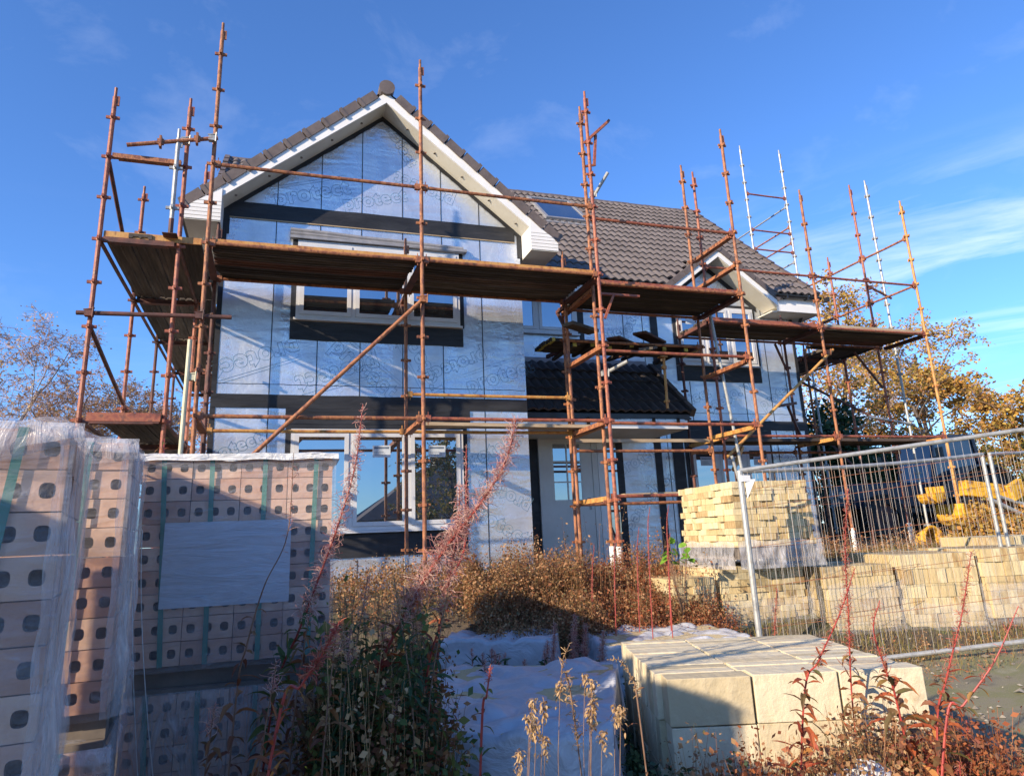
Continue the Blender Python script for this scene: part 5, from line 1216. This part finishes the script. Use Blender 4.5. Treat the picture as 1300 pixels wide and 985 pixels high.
bush('evergreen_bush', 'tall dark evergreen bush just beyond the right corner of the house', 16.0, 17.6, -0.5, 1.7, 1.4, 3.6, 9000, .16, 'l_green', 41)
bush('evergreen_bush', 'lower dark evergreen bush to the right of the tall one, behind the tractor', 18.8, 18.6, -0.5, 1.8, 1.3, 2.7, 7000, .16, 'l_green', 43)
for k, (x, y, h, lb) in enumerate([(21.0, 19.0, 2.9, 'olive hedge bush behind the tractor cab'), (24.0, 18.0, 2.7, 'turning orange-green hedge bush above the yellow digger arm'), (26.6, 16.6, 2.5, 'hedge bush at the right edge above the fence'), (23.0, 14.2, 1.9, 'low hedge bush behind the digger arm at the far right')]):
    bush('hedge_bush', lb, x, y, -0.4, 1.9, 1.3, h, 5200, .13, 'l_hedge', 50 + k, 'hedge bushes along the right boundary')
# ------------------------------------------------------------------ across the road: seen mirrored in the window glass
hh = thing('brown_roofed_house', 'brown-roofed house across the road, mirrored in the ground floor window', 'house', loc=(0, 0, 0))
m = MB(); m.box(4.5, 14.0, -24, -17, -1.5, 1.2); m.build('wall', M['rockwall'], hh)
m = MB(); m.add([(3.9, -16.4, 1.1), (14.6, -16.4, 1.1), (14.6, -24.6, 1.1), (3.9, -24.6, 1.1), (7.9, -20.5, 4.0), (11.0, -20.5, 4.0)], [(0, 1, 5, 4), (1, 2, 5), (2, 3, 4, 5), (3, 0, 4), (0, 3, 2, 1)]); rf = m.build('roof', M['tile'], hh)
m = MB(); m.box(8.5, 9.4, -20.9, -20.1, 3.6, 4.9); m.build('chimney', M['rockwall'], rf)
hh2 = thing('grey_roofed_house', 'wide low house across the road, mirrored in the upper gable window', 'house', loc=(0, 0, 0))
m = MB(); m.box(-9, 1.0, -28, -21, -1.5, 1.6); m.build('wall', M['rockwall'], hh2)
m = MB(); m.prism([(-9.6, -20.4, 1.5), (-9.6, -24.5, 5.0), (-9.6, -28.6, 1.5)], (11.2, 0, 0)); m.build('roof', M['tile'], hh2)
tree('leafy_tree', 'leafy tree across the road, mirrored in the right pane of the ground floor window', 'tree', 8.6, -13.5, -1.5, 6.2, 61, 'bark', 'l_hedge', 3800, .17, .5, 4, None, first=.2, trunk_r=.12)

# ------------------------------------------------------------------ willowherb and weeds
def bez(pts, n):
    """smooth curve through the points (Catmull-Rom)"""
    P = [V(p) for p in pts]; P = [P[0] * 2 - P[1]] + P + [P[-1] * 2 - P[-2]]; out = []
    segs = len(P) - 3
    for s in range(segs):
        for i in range(n):
            t = i / n; a, b, c, d = P[s:s + 4]
            out.append(0.5 * ((b * 2) + (c - a) * t + (a * 2 - b * 5 + c * 4 - d) * t * t + (b * 3 - a - c * 3 + d) * t ** 3))
    out.append(P[-2]); return out
def blade(m, p, d, L, w, rg, curl=.6, seg=4):
    """narrow pointed leaf, creased and drooping"""
    d = V(d).normalized(); side = d.cross(V((0, 0, 1)))
    if side.length < .1: side = V((1, 0, 0))
    side.normalize(); tw = rg.uniform(-.7, .7); pts = []; q = V(p); dd = V(d); b = len(m.v)
    wid = [0.15, .85, 1.0, .62, .0] if seg == 4 else [.3, 1, .5, 0]
    for i in range(seg + 1):
        nrm = side.cross(dd).normalized(); s2 = (side * math.cos(tw) + nrm * math.sin(tw)); ww = w * wid[i] / 2
        m.v.extend([tuple(q - s2 * ww), tuple(q + nrm * (-ww * .35)), tuple(q + s2 * ww)])
        dd = (dd + V((0, 0, -curl * .5)) + V((rg.gauss(0, .12), rg.gauss(0, .12), rg.gauss(0, .08)))).normalized(); q = q + dd * (L / seg); tw += rg.uniform(-.35, .35)
    for i in range(seg):
        a = b + i * 3; m.f.append((a, a + 1, a + 4, a + 3)); m.f.append((a + 1, a + 2, a + 5, a + 4)); m.mi.extend([0, 0])
def curlpod(m, p, d, L, rg, r_=.0009, curl=3.0):
    d = V(d).normalized(); ax = V((rg.gauss(0, 1), rg.gauss(0, 1), rg.gauss(0, 1))).normalized(); pts = [V(p)]; n = 6
    for i in range(n):
        d = (Matrix.Rotation(curl / n * rg.uniform(.3, 1.3), 3, ax) @ d).normalized(); pts.append(pts[-1] + d * (L / n))
    m.tube(pts, r_, 3, caps=False)
def willow(label, tip_to_base, seed, spike=0.35, leafmat='l_weedgreen', lowmat=None, pod='pod_pink', stem='stem_red', nleaf=46, leafL=.10, podn=150, podL=.05, cat='willowherb', stemr=.0045, bare=0.0, group='tall willowherb plants', curl=.7, toground=True, leaf_from=0.0, podr=.0011):
    rg = random.Random(seed); pts = [V(p) for p in tip_to_base]
    if toground:
        e = pts[-1]; g = ground(e.x, e.y); d = (pts[-1] - pts[-2]).normalized(); x = e.x + d.x * .3; y = e.y + d.y * .3
        if e.z - g > .08: pts.append(V((x, y, g - .02)))
    root = thing('willowherb', label, cat, group, loc=pts[-1]); inv = -V(pts[-1]); C = [c + inv for c in bez(pts, 8)]; n = len(C) - 1
    L = [0]; 
    for i in range(n): L.append(L[-1] + (C[i + 1] - C[i]).length)
    T = L[-1]
    def at(s):
        s = max(0, min(T * .999, s))
        for i in range(n):
            if L[i + 1] >= s: break
        t = (s - L[i]) / max(1e-6, L[i + 1] - L[i]); return C[i].lerp(C[i + 1], t), (C[i] - C[i + 1]).normalized()
    m = MB(); m.fixn = False; m.tube(C, [stemr * (.35 + .65 * min(1, 1.6 * i / n)) for i in range(n + 1)], 6); m.build('stem', M[stem], root)
    up_ = MB(); up_.fixn = False; lo = MB(); lo.fixn = False
    s0 = max(spike * T * .85, leaf_from * T)
    for k in range(nleaf):
        f = (k + rg.random()) / nleaf; s = s0 + (T * (1 - bare) - s0) * f; p, t = at(s); a = k * 2.4 + rg.uniform(-.4, .4)
        h = V((math.cos(a), math.sin(a), .35)).normalized(); small = .55 + .45 * min(1, f * 4)
        if f > .8: small *= .8
        blade(up_ if f < .45 else lo, p, h * .7 + t * rg.uniform(.1, 1.2), leafL * small * rg.uniform(.45, 1.3), leafL * .22 * small, rg, curl * rg.uniform(.4, 2.0))
    up_.build('upper_leaves', M[leafmat], root); lo.build('lower_leaves', M[lowmat or leafmat], root)
    if podn:
        m = MB(); m.fixn = False
        for k in range(podn):
            s = spike * T * rg.random() ** .9; p, t = at(s); a = rg.uniform(0, 6.28); h = V((math.cos(a), math.sin(a), rg.uniform(-.2, .5)))
            curlpod(m, p, h + t * .5, podL * rg.uniform(.5, 1.2) * (.5 + .5 * min(1, s / (spike * T) * 2)), rg, podr, rg.uniform(1, 6))
        m.build('seed_spike', M[pod], root)
    return root
wl = willow
wl('tall willowherb with thin pale curly tip before the ground floor window', [(0.33, 2.9, 0.55), (0.31, 2.97, 0.31), (0.26, 3.05, 0.1), (0.2, 3.12, -0.09), (0.12, 3.21, -0.33), (0.03, 3.33, -0.62)], 1, .42, 'l_weedgreen', 'l_brown', 'pod_pink', podn=520, podL=.065, nleaf=110, leafL=.11, podr=.0010)
wl('willowherb leaning far right with a long fluffy pink spike across the silver wall', [(0.96, 2.82, 0.48), (0.92, 2.88, 0.3), (0.82, 2.96, 0.13), (0.7, 3.05, -0.03), (0.56, 3.16, -0.27), (0.42, 3.31, -0.65)], 2, .45, 'l_red', 'l_weeddark', 'pod_pink', podn=1250, podL=.09, nleaf=130, leafL=.12, stemr=.006, podr=.0010)
wl('withered brown stem standing in front of the white paper sheet on the bricks', [(0.06, 2.62, 0.32), (0.05, 2.7, 0.04), (-0.02, 2.77, -0.13), (-0.07, 2.84, -0.33), (-0.1, 2.91, -0.54)], 3, .2, 'l_brown', 'l_brown', 'pod_pink', podn=30, nleaf=46, leafL=.09, stem='stem_brown', leaf_from=.3, stemr=.003)
wl('bright red and orange willowherb leaning right low in front of the dark bush', [(0.18, 2.07, -0.2), (0.14, 2.1, -0.28), (0.09, 2.14, -0.36), (0.03, 2.2, -0.48)], 4, .12, 'l_red', 'l_red', 'pod_red', podn=150, podL=.04, nleaf=60, leafL=.075, stemr=.004)
wl('willowherb with a pinkish spike against the right edge of the ground floor window', [(0.84, 3.2, 0.41), (0.85, 3.27, 0.16), (0.85, 3.33, -0.05), (0.76, 3.44, -0.37)], 5, .3, 'l_red', 'l_weeddark', 'pod_pink', podn=200, podL=.045, nleaf=44, leafL=.1)
wl('willowherb with curled pink pods beside the long leaning one', [(0.76, 3.02, 0.22), (0.75, 3.06, 0.0), (0.70, 3.13, -0.3), (0.64, 3.23, -0.62)], 6, .3, 'l_red', 'l_weeddark', 'pod_pink', podn=360, podL=.07, nleaf=90, leafL=.1, podr=.0014)
wl('tall fuzzy red willowherb rising in front of the buff block packs', [(2.61, 2.78, 0.16), (2.61, 2.86, -0.13), (2.64, 2.94, -0.46), (2.67, 3.03, -0.83)], 7, .5, 'l_red', 'l_red', 'pod_red', podn=420, podL=.035, nleaf=57, leafL=0.112, stemr=.004)
wl('red willowherb leaning left over the smooth block pack', [(2.19, 2.36, -0.17), (2.14, 2.43, -0.35), (2.07, 2.5, -0.52), (2.02, 2.56, -0.68)], 8, .3, 'l_red', 'l_red', 'pod_red', podn=130, podL=.03, nleaf=95, leafL=0.112, stemr=.004)
wl('tall red willowherb in front of the right-hand block packs by the road', [(2.62, 2.2, -0.13), (2.6, 2.28, -0.37), (2.55, 2.36, -0.61), (2.52, 2.42, -0.81)], 9, .4, 'l_red', 'l_red', 'pod_red', podn=200, podL=.035, nleaf=87, leafL=0.100, stemr=.004)
wl('red-stemmed willowherb at the right edge of the picture over the road', [(2.21, 1.73, -0.27), (2.14, 1.79, -0.43), (2.06, 1.86, -0.56), (2.01, 1.9, -0.64)], 10, .2, 'l_red', 'l_weedgreen', 'pod_red', podn=40, podL=.03, nleaf=68, leafL=0.088, stemr=.004)
wl('short dark red stem standing before the first lower block pack', [(3.8, 4.95, -0.47), (3.8, 5.03, -0.73), (3.81, 5.09, -0.98)], 11, .4, 'l_red', 'l_red', 'pod_red', podn=120, podL=.05, nleaf=20, leafL=.08)
wl('red willowherb with broad green lower leaves behind the plastic scrap', [(2.45, 2.53, -0.32), (2.43, 2.57, -0.44), (2.49, 2.6, -0.61), (2.54, 2.62, -0.75)], 12, .3, 'l_red', 'l_weedgreen', 'pod_red', podn=100, podL=.035, nleaf=87, leafL=0.150)
wl('dry curly willowherb tip in front of the shaded plastic sheeting', [(0.93, 2.29, -0.34), (0.91, 2.32, -0.42), (0.95, 2.34, -0.55)], 13, .3, 'l_brown', 'l_brown', 'pod_straw', podn=110, podL=.035, nleaf=10, leafL=.05, stem='stem_brown', stemr=.0025)
wl('thin dry stem arching over beside the smooth block pack', [(1.01, 2.17, -0.38), (1.045, 2.165, -0.385), (1.08, 2.165, -0.44), (1.1, 2.17, -0.55)], 14, .15, 'l_brown', 'l_brown', 'pod_straw', podn=70, podL=.02, nleaf=12, leafL=.05, stem='stem_brown', stemr=.0025)
wl('small green and yellow willowherb in front of the nearest covered pack', [(0.69, 2.39, -0.4), (0.68, 2.41, -0.49), (0.67, 2.45, -0.61)], 15, .05, 'l_weedgreen', 'l_weedgreen', 'pod_red', podn=30, podL=.02, nleaf=36, leafL=.08)
wl('tiny reddish sprout growing on top of the paper-labelled brick pack', [(-0.54, 3.96, 0.56), (-0.54, 3.97, 0.50), (-0.535, 3.98, 0.44)], 16, .0, 'l_weedgreen', 'l_red', 'pod_red', podn=0, nleaf=12, leafL=.05, toground=False, stemr=.003)
# brown withered stems in front of the brick packs
for k, (x, y, h, lean) in enumerate([(-0.20, 2.95, 0.95, .03), (-0.02, 2.75, 1.10, .05), (0.10, 3.05, 1.3, .06), (-0.33, 2.95, 0.66, -.02), (0.20, 2.85, 1.2, .04)]):
    wl(('withered brown willowherb low before the left part of the brick stack', 'brown-leaved willowherb close to the corner of the brick stack', 'tallest of the withered willowherbs crowding the brick stack corner', 'shortest withered willowherb, at the foot of the brick stack', 'brown willowherb merging into the dark green clump')[k],
       [(x + lean, y, -1.48 + h), (x, y + .02, -1.48 + h * .6), (x - .02, y + .04, -1.48 + .05)], 100 + k, .1, 'l_brown', 'l_brown', 'pod_pink', podn=40, nleaf=60, leafL=.10, stem='stem_brown', toground=False, curl=1.0, group='withered willowherbs by the bricks')
# the shaded green clump in the middle
rg = random.Random(5); cl = []
for k in range(34):
    x = rg.uniform(.20, .68); y = rg.uniform(2.9, 3.65); h = (rg.uniform(1.1, 1.36) if k % 3 else rg.uniform(.8, 1.05)) - .22 * max(0, x - .6)
    wl('leafy green willowherb in the dense shaded clump between bricks and plastic sheeting', [(x + rg.uniform(-.08, .1), y, -1.48 + h), (x, y, -1.48 + h * .6), (x, y + .02, -1.47)], 200 + k, .12, 'l_weedgreen' if k % 3 == 0 else 'l_weeddark', 'l_weeddark', 'pod_pink' if k % 2 else 'pod_straw', podn=60, podL=.04, nleaf=125, leafL=.085, toground=False, group='willowherbs of the dense shaded clump', curl=.9, stem='stem_brown')
for k in range(12):
    x = rg.uniform(1.25, 1.95); y = rg.uniform(4.6, 5.3); h = rg.uniform(.55, .72)
    wl('dark narrow-leaved willowherb in the low clump left of the smooth block pack', [(x + rg.uniform(-.05, .05), y, -1.45 + h), (x, y, -1.45 + h * .6), (x, y + .02, -1.45)], 300 + k, .1, 'l_weeddark', 'l_weeddark', 'pod_pink', podn=50 if k % 3 else 80, podL=.03, nleaf=54, leafL=.13, toground=False, group='low willowherbs beside the smooth block pack', curl=.5)
for k, (x, y, h) in enumerate([(2.05, 5.4, .8), (2.2, 5.35, .86), (2.35, 5.5, .76), (1.95, 5.3, .7), (2.5, 5.5, .7)]):
    wl('pink fluffy willowherb beside the back corner of the smooth block pack', [(x + .03, y, -1.45 + h), (x, y, -1.45 + h * .6), (x, y + .02, -1.45)], 330 + k, .45, 'l_red', 'l_weeddark', 'pod_pink', podn=420, podL=.06, nleaf=40, leafL=.10, toground=False, group='pink willowherbs behind the block pack')
for k, (x, y, h) in enumerate([(2.62, 2.55, .62), (2.72, 2.5, .52), (2.5, 2.35, .55), (2.35, 2.2, .55), (1.85, 2.25, .55), (2.0, 2.2, .6), (2.85, 2.6, .6), (2.45, 2.05, .6), (2.6, 2.1, .72)]):
    wl('short orange and red willowherb at the foot of the smooth block pack by the road', [(x + .03, y, -1.45 + h), (x, y, -1.45 + h * .6), (x, y + .02, -1.45)], 360 + k, .1, 'l_red', 'l_weedgreen' if k % 2 else 'l_red', 'pod_red', podn=40, podL=.03, nleaf=80, leafL=.11, toground=False, group='short red willowherbs by the road')
for k, (x, y, z1) in enumerate([(3.46, 5.9, .23), (3.29, 5.95, .22), (3.1, 6.3, .0), (3.62, 6.2, -.02), (3.0, 6.6, -.1), (3.4, 6.4, .05)]):
    wl('thin red dock stem before the right-hand silver wall panel', [(x, y, z1), (x - .02, y + .05, z1 - .3), (x - .05, y + .1, ground(x, y))], 390 + k, .5, 'l_red', 'l_red', 'pod_red', podn=300, podL=.02, nleaf=8, leafL=.06, toground=False, group='thin red dock stems', cat='dock')
# dry flower heads in front, catching the sun
st = MB(); st.fixn = False; r3 = random.Random(77); hd = thing('dry_flower_plant', 'dry straw-coloured flower heads low in front of the nearest covered pack', 'dry plant', loc=(0, 0, 0))
for k in range(16):
    x = .72 + r3.uniform(-.02, .32); y = 2.2 + r3.uniform(-.1, .12); z1 = -.53 + r3.uniform(-.09, .10)
    st.tube([(x - .05, y, -1.45), (x - .02, y, z1 - .2), (x, y, z1)], .0011, 4); m = MB(); m.fixn = False
    for q in range(40): blade(m, (x + r3.gauss(0, .007), y + r3.gauss(0, .007), z1 - abs(r3.gauss(0, .03))), (r3.gauss(0, 1), r3.gauss(0, 1), r3.uniform(-.6, 1)), .018, .007, r3, .9)
    m.build('flower_head', M['pod_straw'], hd)
st.build('stems', M['stem_brown'], hd)
# bright green leafy seedling near the door
m = MB(); m.fixn = False; st = MB(); r3 = random.Random(9); bp_ = thing('green_seedling', 'bright green broad-leaved seedling beside the tall block packs', 'plant', loc=(0, 0, 0))
for k in range(16):
    x, y, z1 = 4.0 + r3.uniform(-.16, .2), 6.75 + r3.uniform(-.1, .1), -.18 + r3.uniform(-.14, .1); st.tube([(4.0, 6.75, -.85), (x, y, z1)], .003, 4)
    blade(m, (x, y, z1), (r3.gauss(0, 1), r3.gauss(0, 1), .1), .10, .075, r3, .5)
m.build('leaves', M['l_bright'], bp_); st.build('stems', M['stem_brown'], bp_)

# dry weeds: ground cover nobody could count
def weeds(name, label, n, region, mat, hmin, hmax, seeds, seed, lean=.12, size=.014, leafL=.03):
    r_ = random.Random(seed); m = MB(); m.fixn = False
    for _ in range(n):
        x, y = region(r_); 
        if x is None: continue
        g = ground(x, y); h = r_.uniform(hmin, hmax) * (.75 + .5 * N3(x * 2, y * 2, seed)); dx, dy = r_.gauss(0, lean), r_.gauss(0, lean)
        P = [V((x, y, g)), V((x + dx * h * .4, y + dy * h * .4, g + h * .55)), V((x + dx * h, y + dy * h, g + h))]
        m.tube(P, [.002, .0015, .0008], 3, caps=False)
        for k in range(seeds):
            t = r_.uniform(.3, 1); p = P[0].lerp(P[1], t * 2) if t < .5 else P[1].lerp(P[2], t * 2 - 1)
            p = p + V((r_.gauss(0, .03), r_.gauss(0, .03), r_.gauss(0, .02))); leaf_quads(m, p, size * r_.uniform(.6, 1.8), r_, .4)
    o = m.build(name, M[mat]); tag(o, label, 'weeds', kind='stuff')
def area(x0, x1, y0, y1):
    return lambda r_: (r_.uniform(x0, x1), r_.uniform(y0, y1))
weeds('dry_weeds', 'dry tan weeds growing thickly along the front of the house', 1500, area(1.9, 3.1, 6.5, 8.0), 'w_tan', .4, .74, 28, 1, size=.020)
weeds('dry_weeds', 'dry tan weeds before the ground floor window', 500, area(0.3, 2.2, 7.2, 9.2), 'w_tan', .25, .5, 22, 2, size=.020)
weeds('dock_weeds', 'rust red dock weeds in front of the porch posts', 900, area(3.0, 4.5, 6.2, 7.9), 'w_rust', .22, .5, 24, 3, .10, size=.018)
weeds('dry_weeds', 'dry weeds between the packs and the road', 420, area(3.2, 7.5, 4.9, 6.0), 'w_tan', .08, .3, 12, 4, size=.015)
weeds('undergrowth', 'dark undergrowth between the packs', 700, area(-.3, 3.4, 3.6, 6.2), 'l_weeddark', .1, .42, 22, 6, size=.03)
weeds('dry_weeds', 'weeds at the foot of the right scaffold', 420, area(7.5, 12.5, 8.2, 10.2), 'w_tan', .08, .45, 16, 7, size=.022)
weeds('roadside_litter', 'rusty leaves and stalks beside the road', 520, area(2.3, 3.9, 2.0, 5.0), 'w_rust', .05, .28, 16, 8, size=.02)
m = MB(); m.fixn = False; r3 = random.Random(12)
for _ in range(7000):
    if r3.random() < .6: x, y = r3.uniform(4.2, 8.6), r3.uniform(4.9, 7.0)
    else: x, y = r3.uniform(7, 13), r3.uniform(7.5, 10)
    y -= 0; g = ground(x, y) - .01; h = r3.uniform(.05, .22); dx, dy = r3.gauss(0, .05), r3.gauss(0, .05); a = r3.uniform(0, 3.14); w_ = .003; i = len(m.v)
    m.v.extend([(x - w_ * math.cos(a), y - w_ * math.sin(a), g), (x + w_ * math.cos(a), y + w_ * math.sin(a), g), (x + dx, y + dy, g + h)]); m.f.append((i, i + 1, i + 2)); m.mi.append(0)
tag(m.build('grass', M['w_grass']), 'dry and green grass under the fence panels', 'grass', kind='stuff')

weeds('dry_weeds', 'dry tan weeds behind the dock weeds by the porch', 500, area(3.0, 4.4, 6.6, 8.0), 'w_tan', .3, .55, 24, 11, size=.02)
weeds('climbing_weeds', 'yellowing weeds growing over the digger arm', 420, area(10.6, 12.6, 8.7, 9.3), 'l_orange', .2, .85, 26, 12, size=.06)

weeds('tangled_undergrowth', 'tangled olive and red-brown growth filling the clump beside the bricks', 330, area(.2, .68, 2.95, 3.65), 'l_brown', .8, 1.25, 46, 21, .10, size=.022)
weeds('tangled_undergrowth', 'olive leaves tangled in the clump beside the bricks', 260, area(.2, .68, 2.95, 3.65), 'l_weedgreen', .7, 1.3, 46, 22, .10, size=.026)
weeds('seed_fluff', 'pale seed fluff caught in the clump beside the bricks', 140, area(.2, .7, 2.85, 3.6), 'pod_straw', .9, 1.3, 14, 23, .08, size=.022)
# loose stones and clods
m = MB(); m.fixn = False; r3 = random.Random(31)
for _ in range(1500):
    if r3.random() < .6: x, y = r3.uniform(3.2, 9.0), r3.uniform(1.8, 6.6)
    else: x, y = r3.uniform(-1, 5), r3.uniform(4, 8.2)
    s = r3.uniform(.006, .022) * (2.2 if r3.random() < .06 else 1); g = ground(x, y) + (.075 if x > 3.5 and y < 5.5 else 0.01)
    c = V((x, y, g + s * .3)); P = [c + V((s * math.cos(a) * r3.uniform(.7, 1.3), s * math.sin(a) * r3.uniform(.7, 1.3), r3.uniform(-.3, .3) * s)) for a in (0, 1.26, 2.5, 3.77, 5.0)]; t = c + V((0, 0, s * r3.uniform(.4, .9)))
    b = len(m.v); m.v.extend([tuple(p) for p in P] + [tuple(t)]); 
    for k in range(5): m.f.append((b + k, b + (k + 1) % 5, b + 5)); m.mi.append(0)
tag(m.build('loose_stones', M['stones']), 'loose stones and clods scattered over the road and soil', 'stones', kind='stuff')

weeds('tall_dry_stalks', 'sparse tall dry stalks standing above the weeds by the front door', 90, area(2.4, 4.4, 6.6, 7.8), 'w_tan', .7, 1.15, 16, 31, .10, size=.022)

weeds('foreground_weeds', 'dry and rusty weeds growing against the front of the smooth block pack', 700, area(1.7, 3.2, 2.35, 3.0), 'w_rust', .5, .78, 26, 41, .14, size=.018)
weeds('foreground_weeds', 'tan stalks growing against the front of the smooth block pack', 700, area(1.65, 3.3, 2.3, 3.0), 'w_tan', .5, .78, 26, 42, .14, size=.018)
weeds('foreground_weeds', 'dark green weeds between the covered packs and the smooth block pack', 260, area(1.2, 1.9, 2.6, 4.6), 'l_weeddark', .3, .62, 26, 43, .14, size=.028)
